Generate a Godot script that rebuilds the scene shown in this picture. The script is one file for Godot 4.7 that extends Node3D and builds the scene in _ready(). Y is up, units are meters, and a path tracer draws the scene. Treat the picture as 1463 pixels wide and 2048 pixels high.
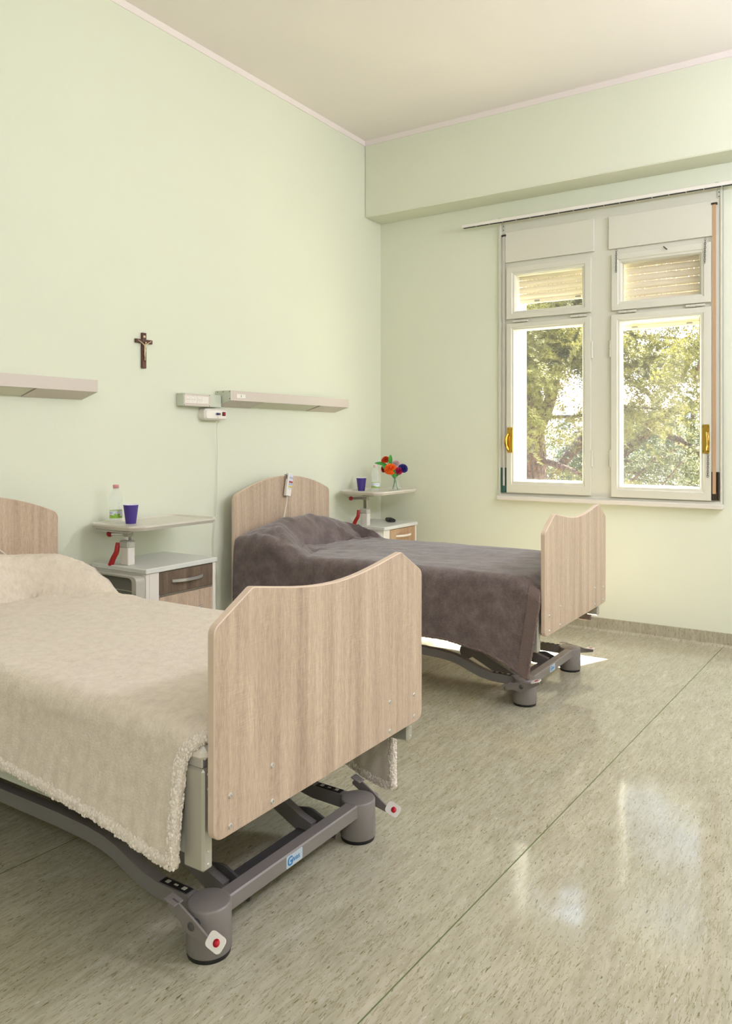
extends Node3D
# A hospital room with two beds, seen through a level, vertically shifted lens.
# World: the left wall is x = XL, the window wall is z = ZW, the floor is y = 0; -z runs along the left wall towards the window.

const XL := -3.347
const ZW := -5.342
const ZB := -5.108
const YC := 3.638
const XR := 2.9
const ZN := 2.7
const BED_X := [-1.262, -1.291]
const BED_Z := [-1.786, -3.9925]

var M := {}
var taken := {}


func _ready() -> void:
	camera_and_light()
	materials()
	room()
	window()
	outdoors()
	lamps_on_ceiling()
	beds()
	blankets()
	bedside()
	on_the_wall()
	small_things()


# ------------------------------------------------------------------ camera, sky, sun
func camera_and_light() -> void:
	var cam := Camera3D.new()
	cam.name = "camera"
	var f := 1560.43
	var near := 0.05
	cam.projection = Camera3D.PROJECTION_FRUSTUM
	cam.keep_aspect = Camera3D.KEEP_HEIGHT
	cam.near = near
	cam.far = 400.0
	cam.size = 2048.0 / f * near
	cam.frustum_offset = Vector2(0, -(1024.0 - 880.51) / f * near)
	cam.position = Vector3(0, 1.3, 0)
	cam.rotation.y = 0.57857
	add_child(cam)
	cam.current = true

	var env := Environment.new()
	env.background_mode = Environment.BG_SKY
	var sky := Sky.new()
	var sm := ProceduralSkyMaterial.new()
	sm.sky_top_color = Color(0.80, 0.89, 1.0)
	sm.sky_horizon_color = Color(1.0, 0.99, 0.97)
	sm.ground_horizon_color = Color(0.95, 0.93, 0.88)
	sm.ground_bottom_color = Color(0.6, 0.58, 0.5)
	sm.sky_energy_multiplier = 2.6
	sm.ground_energy_multiplier = 0.9
	sky.sky_material = sm
	env.sky = sky
	env.tonemap_mode = Environment.TONE_MAPPER_LINEAR
	env.tonemap_exposure = 1.0
	env.sdfgi_enabled = true
	env.ssao_enabled = true
	env.ssil_enabled = true
	var we := WorldEnvironment.new()
	we.name = "world_environment"
	we.environment = env
	add_child(we)

	var sun := DirectionalLight3D.new()
	sun.name = "sun"
	sun.light_color = Color(1.0, 0.975, 0.93)
	sun.light_energy = 52.0
	sun.light_angular_distance = 0.6
	sun.shadow_enabled = true
	sun.sky_mode = DirectionalLight3D.SKY_MODE_LIGHT_ONLY
	add_child(sun)
	sun.look_at_from_position(Vector3(0.295, 1.0, -0.664) * 20.0, Vector3.ZERO)


# ------------------------------------------------------------------ helpers: naming
func numbered(n: String) -> String:
	if not taken.has(n):
		taken[n] = 0
		return n
	taken[n] += 1
	return "%s_%03d" % [n, taken[n]]


func V(x: float, y: float, z: float) -> Vector3:
	return Vector3(x, y, z)


func tag(o: Node, label := "", category := "", group := "", kind := "") -> Node:
	if label: o.set_meta("label", label)
	if category: o.set_meta("category", category)
	if group: o.set_meta("group", group)
	if kind: o.set_meta("kind", kind)
	return o


func thing(called: String, at: Vector3, label: String, category: String, group := "", kind := "") -> Node3D:
	var o := Node3D.new()
	o.name = numbered(called)
	add_child(o)
	o.position = at
	tag(o, label, category, group, kind)
	return o


func put(called: String, mesh: Mesh, mat: Material, parent: Node = null, at := Vector3.ZERO) -> MeshInstance3D:
	var o := MeshInstance3D.new()
	o.mesh = mesh
	if mat: o.material_override = mat
	o.position = at
	if parent == null or parent == self:
		o.name = numbered(called)
		add_child(o)
	else:
		o.name = called
		parent.add_child(o, true)
	return o


# ------------------------------------------------------------------ helpers: meshes
class MB:
	var st := SurfaceTool.new()
	var xf := Transform3D.IDENTITY

	func _init() -> void:
		st.begin(Mesh.PRIMITIVE_TRIANGLES)

	func done() -> ArrayMesh:
		st.generate_normals()
		return st.commit()

	# a flat convex face turned away from the point inside
	func face(p: Array, inside: Vector3) -> MB:
		st.set_smooth_group(-1)
		var n: Vector3 = (p[1] - p[0]).cross(p[2] - p[0])
		var out: bool = n.dot(p[0] - inside) > 0.0
		for i in range(1, p.size() - 1):
			var a: Vector3 = xf * p[0]
			var b: Vector3 = xf * p[i]
			var c: Vector3 = xf * p[i + 1]
			if out:
				st.add_vertex(a); st.add_vertex(c); st.add_vertex(b)
			else:
				st.add_vertex(a); st.add_vertex(b); st.add_vertex(c)
		return self

	# counter-clockwise seen from outside, smooth
	func quad(a: Vector3, b: Vector3, c: Vector3, d: Vector3, smooth := 0) -> void:
		st.set_smooth_group(smooth)
		a = xf * a; b = xf * b; c = xf * c; d = xf * d
		st.add_vertex(a); st.add_vertex(c); st.add_vertex(b)
		st.add_vertex(a); st.add_vertex(d); st.add_vertex(c)

	func tri(a: Vector3, b: Vector3, c: Vector3, smooth := 0) -> void:
		st.set_smooth_group(smooth)
		st.add_vertex(xf * a); st.add_vertex(xf * c); st.add_vertex(xf * b)

	func box(c: Vector3, s: Vector3, b := 0.0) -> MB:
		var h := s / 2.0
		if b <= 0.0:
			for ax in 3:
				for sg in [-1.0, 1.0]:
					var pts := []
					for k in [[-1, -1], [1, -1], [1, 1], [-1, 1]]:
						var p := Vector3.ZERO
						p[ax] = sg * h[ax]
						p[(ax + 1) % 3] = k[0] * h[(ax + 1) % 3]
						p[(ax + 2) % 3] = k[1] * h[(ax + 2) % 3]
						pts.append(c + p)
					face(pts, c)
			return self
		var g := h - Vector3(b, b, b)
		for ax in 3:
			var u := (ax + 1) % 3
			var w := (ax + 2) % 3
			for sg in [-1.0, 1.0]:
				var pts := []
				for k in [[-1, -1], [1, -1], [1, 1], [-1, 1]]:
					var p := Vector3.ZERO
					p[ax] = sg * h[ax]; p[u] = k[0] * g[u]; p[w] = k[1] * g[w]
					pts.append(c + p)
				face(pts, c)
			for su in [-1.0, 1.0]:
				for sw in [-1.0, 1.0]:
					var e := []
					for k in [[-1.0, 0], [1.0, 0], [1.0, 1], [-1.0, 1]]:
						var p := Vector3.ZERO
						p[ax] = k[0] * g[ax]
						p[u] = su * (h[u] if k[1] == 0 else g[u])
						p[w] = sw * (g[w] if k[1] == 0 else h[w])
						e.append(c + p)
					face(e, c)
		for sx in [-1.0, 1.0]:
			for sy in [-1.0, 1.0]:
				for sz in [-1.0, 1.0]:
					face([c + Vector3(sx * h.x, sy * g.y, sz * g.z), c + Vector3(sx * g.x, sy * h.y, sz * g.z), c + Vector3(sx * g.x, sy * g.y, sz * h.z)], c)
		return self

	func span(lo: Vector3, hi: Vector3, b := 0.0) -> MB:
		return box((lo + hi) / 2.0, (hi - lo).abs(), b)

	# tube along points; radius a number or one for each point
	func tube(pts: Array, radius: Variant, sides := 10, caps := true) -> MB:
		var rings := []
		var side := Vector3.ZERO
		for i in pts.size():
			var t: Vector3 = (pts[mini(i + 1, pts.size() - 1)] - pts[maxi(i - 1, 0)]).normalized()
			if side == Vector3.ZERO:
				side = t.cross(Vector3.UP if absf(t.y) < 0.9 else Vector3.RIGHT).normalized()
			side = (side - t * side.dot(t)).normalized()
			var up := t.cross(side)
			var r: float = radius[i] if radius is Array else radius
			var ring := []
			for k in sides:
				var a := TAU * k / sides
				ring.append(pts[i] + (side * cos(a) + up * sin(a)) * r)
			rings.append(ring)
		for i in rings.size() - 1:
			for k in sides:
				var n := (k + 1) % sides
				quad(rings[i][k], rings[i][n], rings[i + 1][n], rings[i + 1][k])
		if caps:
			face(rings[0], pts[0] + (pts[1] - pts[0]).normalized())
			face(rings[-1], pts[-1] + (pts[-2] - pts[-1]).normalized())
		return self

	# profile of (radius, height) turned round the y axis through at
	func lathe(prof: Array, at := Vector3.ZERO, segs := 28, flat_from := -1) -> MB:
		for i in prof.size() - 1:
			for k in segs:
				var a := TAU * k / segs
				var b := TAU * (k + 1) / segs
				var p: Vector2 = prof[i]
				var q: Vector2 = prof[i + 1]
				var g := i + 1 if flat_from >= 0 else 0
				var v0 := at + Vector3(cos(a) * p.x, p.y, sin(a) * p.x)
				var v1 := at + Vector3(cos(b) * p.x, p.y, sin(b) * p.x)
				var v2 := at + Vector3(cos(b) * q.x, q.y, sin(b) * q.x)
				var v3 := at + Vector3(cos(a) * q.x, q.y, sin(a) * q.x)
				if p.x < 1e-6:
					tri(v0, v3, v2, g)
				elif q.x < 1e-6:
					tri(v0, v3, v1, g)
				else:
					quad(v0, v3, v2, v1, g)
		return self

	func ball(c: Vector3, r: Vector3, n := 12) -> MB:
		var prof := []
		for i in n + 1:
			var a := -PI / 2 + PI * i / n
			prof.append(Vector2(cos(a), sin(a)))
		prof[0] = Vector2(0, -1)
		prof[n] = Vector2(0, 1)
		var keep := xf
		xf = keep * Transform3D(Basis.from_scale(r), c)
		lathe(prof, Vector3.ZERO, n * 2)
		xf = keep
		return self

	func at3(q: Vector2, d: float, axis: int) -> Vector3:
		return Vector3(d, q.y, q.x) if axis == 0 else (Vector3(q.x, d, q.y) if axis == 1 else Vector3(q.x, q.y, d))

	func cap(poly: PackedVector2Array, d: float, axis: int, sg: float) -> MB:
		var ids := Geometry2D.triangulate_polygon(poly)
		var n := Vector3.ZERO
		n[axis] = sg
		for i in range(0, ids.size(), 3):
			var p := [at3(poly[ids[i]], d, axis), at3(poly[ids[i + 1]], d, axis), at3(poly[ids[i + 2]], d, axis)]
			face(p, p[0] - n)
		return self

	func wall_strip(poly: PackedVector2Array, d0: float, d1: float, axis: int, poly1: Variant = null) -> MB:
		var cc := Vector2.ZERO
		for q in poly: cc += q
		cc /= poly.size()
		var top: PackedVector2Array = poly if poly1 == null else poly1
		var ccw := not Geometry2D.is_polygon_clockwise(poly)
		for i in poly.size():
			var j := (i + 1) % poly.size()
			var e := (poly[j] - poly[i]).normalized()
			var nn := Vector2(e.y, -e.x) if ccw else Vector2(-e.y, e.x)
			var mid := at3((poly[i] + poly[j]) / 2.0 - nn * 0.001 , (d0 + d1) / 2.0, axis)
			if poly1 != null:
				mid = at3((poly[i] + poly[j]) / 2.0 - nn * 0.05, (d0 + d1) / 2.0 + (d0 - d1) * 20.0, axis)
			face([at3(poly[i], d0, axis), at3(poly[j], d0, axis), at3(top[j], d1, axis), at3(top[i], d1, axis)], mid)
		return self

	func prism(poly: PackedVector2Array, d0: float, d1: float, axis: int) -> MB:
		cap(poly, d0, axis, -1.0 if d0 < d1 else 1.0)
		cap(poly, d1, axis, 1.0 if d0 < d1 else -1.0)
		wall_strip(poly, d0, d1, axis)
		return self

	# band of height h along a path in the x-y plane, from z0 to z1
	func ribbon(pts: Array, h: float, z0: float, z1: float) -> MB:
		var up := []
		var lo := []
		for i in pts.size():
			var t: Vector2 = (pts[mini(i + 1, pts.size() - 1)] - pts[maxi(i - 1, 0)]).normalized()
			var n := Vector2(-t.y, t.x) * h / 2.0
			up.append(pts[i] + n)
			lo.append(pts[i] - n)
		for i in pts.size() - 1:
			var c := Vector3((pts[i].x + pts[i + 1].x) / 2, (pts[i].y + pts[i + 1].y) / 2, (z0 + z1) / 2)
			var q := func(p: Vector2, z: float) -> Vector3: return Vector3(p.x, p.y, z)
			face([q.call(up[i], z0), q.call(up[i + 1], z0), q.call(up[i + 1], z1), q.call(up[i], z1)], c)
			face([q.call(lo[i], z0), q.call(lo[i + 1], z0), q.call(lo[i + 1], z1), q.call(lo[i], z1)], c)
			for z in [z0, z1]:
				face([q.call(up[i], z), q.call(up[i + 1], z), q.call(lo[i + 1], z), q.call(lo[i], z)], c)
			if i == 0:
				face([q.call(up[0], z0), q.call(up[0], z1), q.call(lo[0], z1), q.call(lo[0], z0)], c)
			if i == pts.size() - 2:
				face([q.call(up[-1], z0), q.call(up[-1], z1), q.call(lo[-1], z1), q.call(lo[-1], z0)], c)
		return self

	# rectangular ring in the x-y plane with a moulded profile of (inset, z); the profile runs from the outer to the inner edge
	func moulding(x0: float, y0: float, x1: float, y1: float, prof: Array) -> MB:
		for i in prof.size() - 1:
			var p: Vector2 = prof[i]
			var q: Vector2 = prof[i + 1]
			var a := [Vector3(x0 + p.x, y0 + p.x, p.y), Vector3(x1 - p.x, y0 + p.x, p.y), Vector3(x1 - p.x, y1 - p.x, p.y), Vector3(x0 + p.x, y1 - p.x, p.y)]
			var b := [Vector3(x0 + q.x, y0 + q.x, q.y), Vector3(x1 - q.x, y0 + q.x, q.y), Vector3(x1 - q.x, y1 - q.x, q.y), Vector3(x0 + q.x, y1 - q.x, q.y)]
			for k in 4:
				var n := (k + 1) % 4
				quad(a[k], a[n], b[n], b[k], -1)
		return self


func box_mesh(lo: Vector3, hi: Vector3, bevel := 0.0) -> ArrayMesh:
	return MB.new().span(lo, hi, bevel).done()


func rounded(pts: Array, radii: Array, n := 6) -> PackedVector2Array:
	var out := PackedVector2Array()
	for i in pts.size():
		var p: Vector2 = pts[i]
		var a: Vector2 = pts[(i + pts.size() - 1) % pts.size()]
		var b: Vector2 = pts[(i + 1) % pts.size()]
		var r: float = radii[i]
		if r <= 0.0:
			out.append(p)
			continue
		var da := (a - p).normalized()
		var db := (b - p).normalized()
		var half := acos(clampf(da.dot(db), -1, 1)) / 2.0
		var d := minf(r / tan(half), minf(a.distance_to(p), b.distance_to(p)) * 0.49)
		for k in n + 1:
			var t := float(k) / n
			out.append((p + da * d).lerp(p, t).lerp(p.lerp(p + db * d, t), t))
	return out


func inset(poly: PackedVector2Array, d: float) -> PackedVector2Array:
	var out := PackedVector2Array()
	var sg := 1.0 if Geometry2D.is_polygon_clockwise(poly) else -1.0
	for i in poly.size():
		var a := poly[(i + poly.size() - 1) % poly.size()]
		var b := poly[(i + 1) % poly.size()]
		var t := (b - a).normalized()
		out.append(poly[i] + Vector2(t.y, -t.x) * d * sg)
	return out


func smooth_path(pts: Array, per := 8) -> Array:
	var c := Curve3D.new()
	for i in pts.size():
		var a: Vector3 = pts[maxi(i - 1, 0)]
		var b: Vector3 = pts[mini(i + 1, pts.size() - 1)]
		c.add_point(pts[i], (a - b) / 6.0, (b - a) / 6.0)
	var out := []
	for i in pts.size() - 1:
		for k in per:
			out.append(c.sample(i, float(k) / per))
	out.append(pts[-1])
	return out


func tapered(n: int, a: float, b: float) -> Array:
	var out := []
	for i in n: out.append(lerpf(a, b, float(i) / (n - 1)))
	return out


# ------------------------------------------------------------------ materials
func plain(hex: String, rough := 0.6, metal := 0.0, spec := 0.5) -> StandardMaterial3D:
	var m := StandardMaterial3D.new()
	m.albedo_color = Color(hex)
	m.roughness = rough
	m.metallic = metal
	m.metallic_specular = spec
	return m


func noise_bytes(sd: int, freq: float, w: int, h: int, to_w: int, to_h: int, oct := 3) -> PackedByteArray:
	var n := FastNoiseLite.new()
	n.seed = sd
	n.frequency = freq
	n.noise_type = FastNoiseLite.TYPE_SIMPLEX_SMOOTH
	n.fractal_octaves = oct
	var im := n.get_seamless_image(w, h)
	im.convert(Image.FORMAT_L8)
	if to_w != w or to_h != h:
		im.resize(to_w, to_h, Image.INTERPOLATE_CUBIC)
	return im.get_data()


func tex_from(bytes: PackedByteArray, w: int, h: int) -> ImageTexture:
	return ImageTexture.create_from_image(Image.create_from_data(w, h, false, Image.FORMAT_RGB8, bytes))


func mapped(t: Texture2D, tile: float, rough: float, world := true) -> StandardMaterial3D:
	var m := StandardMaterial3D.new()
	m.albedo_texture = t
	m.roughness = rough
	m.uv1_triplanar = true
	m.uv1_world_triplanar = world
	m.uv1_triplanar_sharpness = 12.0
	m.uv1_scale = Vector3.ONE / tile
	return m


func bump(m: StandardMaterial3D, sd: int, freq: float, px: int, cm: float, oct := 3) -> void:
	var n := FastNoiseLite.new()
	n.seed = sd
	n.frequency = freq
	n.fractal_octaves = oct
	var im := n.get_seamless_image(px, px)
	m.heightmap_enabled = true
	m.heightmap_texture = ImageTexture.create_from_image(im)
	m.heightmap_scale = cm
	if not m.uv1_triplanar:
		m.uv1_triplanar = true
		m.uv1_world_triplanar = true


# upright wood grain: broad bands, fine streaks and short saw marks across
func wood(dark: Color, light: Color, sd: int, marks := 0.16) -> ImageTexture:
	var n := 1024
	var broad := noise_bytes(sd, 0.010, n, 32, n, n, 2)
	var mid := noise_bytes(sd + 1, 0.045, n, 48, n, n, 3)
	var fine := noise_bytes(sd + 2, 0.16, n, 128, n, n, 2)
	var cross := noise_bytes(sd + 3, 0.19, 96, n, n, n, 2)
	var where := noise_bytes(sd + 4, 0.006, n, n, n, n, 2)
	var out := PackedByteArray()
	out.resize(n * n * 3)
	var dr := dark.r * 255.0; var dg := dark.g * 255.0; var db := dark.b * 255.0
	var lr := light.r * 255.0 - dr; var lg := light.g * 255.0 - dg; var lb := light.b * 255.0 - db
	for i in n * n:
		var t := (broad[i] * 0.42 + mid[i] * 0.36 + fine[i] * 0.40) / 255.0 - 0.09
		t += (cross[i] / 255.0 - 0.5) * marks * where[i] / 128.0
		t = clampf((t - 0.5) * 1.35 + 0.5, 0.0, 1.0)
		out[i * 3] = int(dr + lr * t)
		out[i * 3 + 1] = int(dg + lg * t)
		out[i * 3 + 2] = int(db + lb * t)
	return tex_from(out, n, n)


# sheet vinyl: streaks along v with pale and olive flecks
func vinyl() -> ImageTexture:
	var n := 1536
	var rng := RandomNumberGenerator.new()
	rng.seed = 41
	var a := noise_bytes(51, 0.05, n, 192, n, n, 3)
	var b := noise_bytes(52, 0.012, n, 512, n, n, 3)
	var out := PackedByteArray()
	out.resize(n * n * 3)
	for i in n * n:
		var t := a[i] / 255.0 * 0.6 + b[i] / 255.0 * 0.4 - 0.5
		out[i * 3] = clampi(int(177.0 + 34.0 * t), 0, 255)
		out[i * 3 + 1] = clampi(int(171.0 + 34.0 * t), 0, 255)
		out[i * 3 + 2] = clampi(int(147.0 + 36.0 * t), 0, 255)
	for k in 26000:
		var big := rng.randf()
		var ln := int(4 + 26 * pow(rng.randf(), 2.0))
		var wd := 1 if big < 0.55 else (2 if big < 0.93 else 4)
		var x := rng.randi_range(0, n - 1)
		var y := rng.randi_range(0, n - 1)
		var kind := rng.randf()
		var c := Vector3(190, 184, 170)
		var mix := 0.45 + 0.45 * rng.randf()
		if kind < 0.36: c = Vector3(116, 112, 70)
		elif kind < 0.45: c = Vector3(96, 92, 60)
		elif kind < 0.62: c = Vector3(146, 138, 110)
		elif kind > 0.9: c = Vector3(208, 203, 192)
		var drift := rng.randf_range(-0.22, 0.22)
		for s in ln:
			var half := wd * sin(PI * (s + 0.5) / ln)
			for q in range(int(-half / 2.0), int(half / 2.0) + 1):
				var i := ((y + s) % n) * n + posmod(x + q + int(s * drift), n)
				out[i * 3] = int(lerpf(out[i * 3], c.x, mix))
				out[i * 3 + 1] = int(lerpf(out[i * 3 + 1], c.y, mix))
				out[i * 3 + 2] = int(lerpf(out[i * 3 + 2], c.z, mix))
	return tex_from(out, n, n)


# plush pile: patches brushed one way or the other
func pile(dark: Color, light: Color, sd: int, f_big := 0.010, share := 0.6) -> ImageTexture:
	var n := 768
	var big := noise_bytes(sd, f_big, n, n, n, n, 3)
	var lines := noise_bytes(sd + 1, 0.05, n, 384, n, n, 2)
	var fine := noise_bytes(sd + 2, 0.22, n, n, n, n, 1)
	var out := PackedByteArray()
	out.resize(n * n * 3)
	for i in n * n:
		var t := clampf((big[i] / 255.0 - 0.5) * share * 1.6 + (lines[i] / 255.0 - 0.5) * 0.5 + (fine[i] / 255.0 - 0.5) * 0.5 + 0.5, 0.0, 1.0)
		out[i * 3] = int(255.0 * lerpf(dark.r, light.r, t))
		out[i * 3 + 1] = int(255.0 * lerpf(dark.g, light.g, t))
		out[i * 3 + 2] = int(255.0 * lerpf(dark.b, light.b, t))
	return tex_from(out, n, n)


func materials() -> void:
	M.wall = plain("e1e4cd", 0.75)
	bump(M.wall, 5, 0.03, 512, 0.03)
	M.wall.uv1_scale = Vector3.ONE * 1.4
	M.ceiling = plain("f1eae1", 0.85)
	bump(M.ceiling, 6, 0.03, 512, 0.04)
	M.cornice = plain("f0e6de", 0.8)
	M.floor = mapped(vinyl(), 1.5, 0.10)
	M.floor.metallic_specular = 0.45
	bump(M.floor, 7, 0.012, 512, 0.05, 2)
	M.weld = plain("5d6836", 0.4)
	M.board = mapped(wood(Color("a68f7a"), Color("d4bfa4"), 11), 0.8, 0.42)
	M.board_edge = plain("d6c0a8", 0.45)
	M.dark_board = mapped(wood(Color("584839"), Color("86735f"), 21, 0.05), 0.6, 0.45)
	M.drawer_board = mapped(wood(Color("9c7c5c"), Color("c4a684"), 31, 0.05), 0.6, 0.45)
	M.window_paint = plain("d8d6c4", 0.4)
	M.sill_stone = plain("ddd7ca", 0.5)
	M.brass = plain("c9a24a", 0.25, 1.0)
	M.glass = plain("ffffff", 0.02)
	M.glass.albedo_color = Color(1, 1, 1, 0.03)
	M.glass.transparency = BaseMaterial3D.TRANSPARENCY_ALPHA
	M.slat = plain("efe3c6", 0.5)
	M.slat.backlight_enabled = true
	M.slat.backlight = Color(0.34, 0.31, 0.25)
	M.black = plain("1d1c1b", 0.5)
	M.dark_grey = plain("4a4845", 0.5)
	M.steel = plain("cbc8c0", 0.3, 0.6)
	M.chrome = plain("cfcdc8", 0.12, 1.0)
	M.grey_paint = plain("807973", 0.38)
	M.base_paint = plain("77726e", 0.40)
	M.pale_paint = plain("c9cbbb", 0.4)
	M.aluminium = plain("bfbcae", 0.35, 0.5)
	M.lamp_paint = plain("d3c8ba", 0.45)
	M.lamp_end = plain("cdd2bd", 0.5)
	M.diffuser = plain("dcdac2", 0.5)
	M.white_plastic = plain("ece6da", 0.35)
	M.cream_plastic = plain("e4dccb", 0.4)
	M.cord = plain("e2ddcc", 0.6)
	M.red_plastic = plain("a81f1c", 0.35)
	M.red_dot = plain("c2182c", 0.4)
	M.blue_plastic = plain("2c2f73", 0.4)
	M.cab_white = plain("e2dccf", 0.4)
	M.cab_top = plain("dcdcd2", 0.35)
	M.tray = plain("d8d2c2", 0.3)
	M.rack_grey = plain("b9b7a8", 0.45)
	M.rack_dark = plain("7d7b6e", 0.5)
	M.mattress = plain("b57f23", 0.6)
	M.fleece = mapped(pile(Color("d0c2ad"), Color("e8dcc9"), 61, 0.012, 0.35), 0.5, 0.9)
	M.fleece.rim_enabled = true
	M.fleece.rim = 0.35
	bump(M.fleece, 62, 0.12, 512, 0.10)
	M.sherpa = mapped(pile(Color("d6c7b0"), Color("f6ecdd"), 66, 0.05, 0.3), 0.16, 0.95)
	bump(M.sherpa, 67, 0.10, 512, 0.16)
	M.wool = plain("efe5d6", 0.95)
	M.plush = mapped(pile(Color("5b4d49"), Color("7c6d69"), 71, 0.008, 0.6), 0.7, 0.9)
	M.plush.rim_enabled = true
	M.plush.rim = 0.7
	M.plush.rim_tint = 0.3
	bump(M.plush, 72, 0.10, 512, 0.16)
	M.plush_hem = mapped(pile(Color("66544e"), Color("8a786f"), 76, 0.05, 0.3), 0.2, 0.95)
	bump(M.plush_hem, 77, 0.10, 512, 0.15)
	M.cross_wood = mapped(wood(Color("3f2012"), Color("6e3b22"), 81, 0.0), 0.2, 0.4)
	M.figure = plain("d2bd9a", 0.35, 0.3)
	M.purple = plain("453184", 0.5)
	M.paper_white = plain("eeeaf0", 0.7)
	M.clear = plain("ffffff", 0.03)
	M.clear.albedo_color = Color(0.95, 1.0, 0.97, 0.10)
	M.clear.transparency = BaseMaterial3D.TRANSPARENCY_ALPHA
	M.cap_pink = plain("d88f92", 0.5)
	M.strap_tan = plain("bd9a76", 0.8)
	M.strap_grey = plain("c9c2b8", 0.8)
	M.winder_green = plain("2f5a4d", 0.45)
	M.winder_brown = plain("35261c", 0.4)
	M.bark = mapped(bark(), 1.0, 0.95)
	bump(M.bark, 92, 0.03, 512, 3.0)
	M.needle = plain("ffffff", 0.7)
	M.needle.vertex_color_use_as_albedo = true
	M.needle.backlight_enabled = true
	M.needle.backlight = Color(0.75, 0.75, 0.5)
	M.needle.cull_mode = BaseMaterial3D.CULL_DISABLED
	M.stone_white = plain("e9e4dc", 0.8)
	M.house_pink = plain("dcc6bd", 0.85)
	M.house_white = plain("e3e0de", 0.85)
	M.roof_white = plain("e8e6e2", 0.7)
	M.house_glass = plain("5c6470", 0.15)
	M.facade_blue = plain("c3cbd8", 0.7)
	M.ground = plain("9c9a80", 0.95)
	bump(M.ground, 93, 0.05, 256, 2.0)


func bark() -> ImageTexture:
	var n := 512
	var a := noise_bytes(94, 0.06, n, 96, n, n, 3)
	var b := noise_bytes(95, 0.03, n, n, n, n, 3)
	var out := PackedByteArray()
	out.resize(n * n * 3)
	for i in n * n:
		var t := clampf((a[i] / 255.0 - 0.5) * 1.6 + (b[i] / 255.0 - 0.5) * 0.6 + 0.5, 0.0, 1.0)
		out[i * 3] = int(lerpf(40, 92, t))
		out[i * 3 + 1] = int(lerpf(27, 64, t))
		out[i * 3 + 2] = int(lerpf(22, 51, t))
	return tex_from(out, n, n)


# ------------------------------------------------------------------ room shell
func shell(called: String, mesh: Mesh, mat: Material, label: String, category: String) -> MeshInstance3D:
	var o := put(called, mesh, mat)
	tag(o, label, category, "", "structure")
	return o


func room() -> void:
	var t := 0.25
	var fl := shell("floor", box_mesh(V(XL - t, -0.2, ZW - 0.23), V(XR + t, 0, ZN + t)), M.floor, "glossy olive and beige streaked vinyl floor with welded seams", "floor")
	# welded seams between the vinyl sheets, each a thin bead proud of the floor
	for s in [[-0.805, -5.30, -1.1, 1.8], [-2.03, -5.30, -2.33, 1.8]]:
		var a := V(s[0], 0.0, s[1])
		var b := V(s[2], 0.0, s[3])
		var side := (b - a).cross(Vector3.UP).normalized() * 0.0021
		var up := V(0, 0.0006, 0)
		var mb := MB.new()
		mb.face([a - side, a + side, a + side * 0.5 + up, a - side * 0.5 + up], (a + b) / 2)
		mb.face([a - side * 0.5 + up, a + side * 0.5 + up, b + side * 0.5 + up, b - side * 0.5 + up], (a + b) / 2 - V(0, 1, 0))
		mb.face([a - side, a - side * 0.5 + up, b - side * 0.5 + up, b - side], (a + b) / 2)
		mb.face([a + side, a + side * 0.5 + up, b + side * 0.5 + up, b + side], (a + b) / 2)
		put("weld_seam", mb.done(), M.weld, fl)
	shell("ceiling", box_mesh(V(XL - t, YC, ZW - 0.23), V(XR + t, YC + 0.2, ZN + t)), M.ceiling, "plain warm white ceiling", "ceiling")
	shell("wall_left", box_mesh(V(XL - t, 0, ZW), V(XL, YC, ZN)), M.wall, "pale green wall behind the bed heads", "wall")
	shell("wall_right", box_mesh(V(XR, 0, ZW), V(XR + t, YC, ZN)), M.wall, "pale green wall facing the beds", "wall")
	shell("wall_back", box_mesh(V(XL - t, 0, ZN), V(XR + t, YC, ZN + t)), M.wall, "pale green wall opposite the window", "wall")
	# window wall with its opening
	var zo := ZW - 0.23
	var mb := MB.new()
	mb.span(V(XL - t, 0, zo), V(-2.22, YC, ZW))
	mb.span(V(-0.91, 0, zo), V(XR + t, YC, ZW))
	mb.span(V(-2.22, 0, zo), V(-0.91, 0.93, ZW))
	mb.span(V(-2.22, 2.86, zo), V(-0.91, YC, ZW))
	shell("wall_window", mb.done(), M.wall, "pale green wall around the window", "wall")
	shell("trim_beam", box_mesh(V(XL, 3.041, ZW), V(XR, YC, ZB), 0.006), M.wall, "pale green boxed beam above the window", "beam")
	shell("trim_1", box_mesh(V(XL, 3.598, -5.108), V(XL + 0.006, YC, ZN)), M.cornice, "warm white border along the top of the left wall", "cornice")
	shell("trim_2", box_mesh(V(XL, 3.598, ZB), V(XR, YC, ZB + 0.006)), M.cornice, "warm white border along the top of the beam", "cornice")
	# coved vinyl skirting
	var prof := rounded([Vector2(0, 0), Vector2(0.03, 0), Vector2(0.03, 0.0012), Vector2(0.006, 0.012), Vector2(0.006, 0.088), Vector2(0, 0.088)], [0.0, 0.0, 0.0, 0.01, 0.002, 0.0], 4)
	var pz := PackedVector2Array()
	for q in prof: pz.append(Vector2(ZW + q.x, q.y))
	var bw := MB.new()
	var cut := [XL, -2.32, -1.62, -0.80, 0.4, 1.6, XR]
	var base := thing("baseboard_window", Vector3.ZERO, "coved olive vinyl skirting under the window", "baseboard", "", "structure")
	for i in cut.size() - 1:
		put("skirting_length", MB.new().prism(pz, cut[i] + 0.0004, cut[i + 1] - 0.0004, 0).done(), M.floor, base)
	var px := PackedVector2Array()
	for q in prof: px.append(Vector2(XL + q.x, q.y))
	shell("baseboard_left", MB.new().prism(px, ZW + 0.03, ZN, 2).done(), M.floor, "coved olive vinyl skirting behind the beds", "baseboard")


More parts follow.
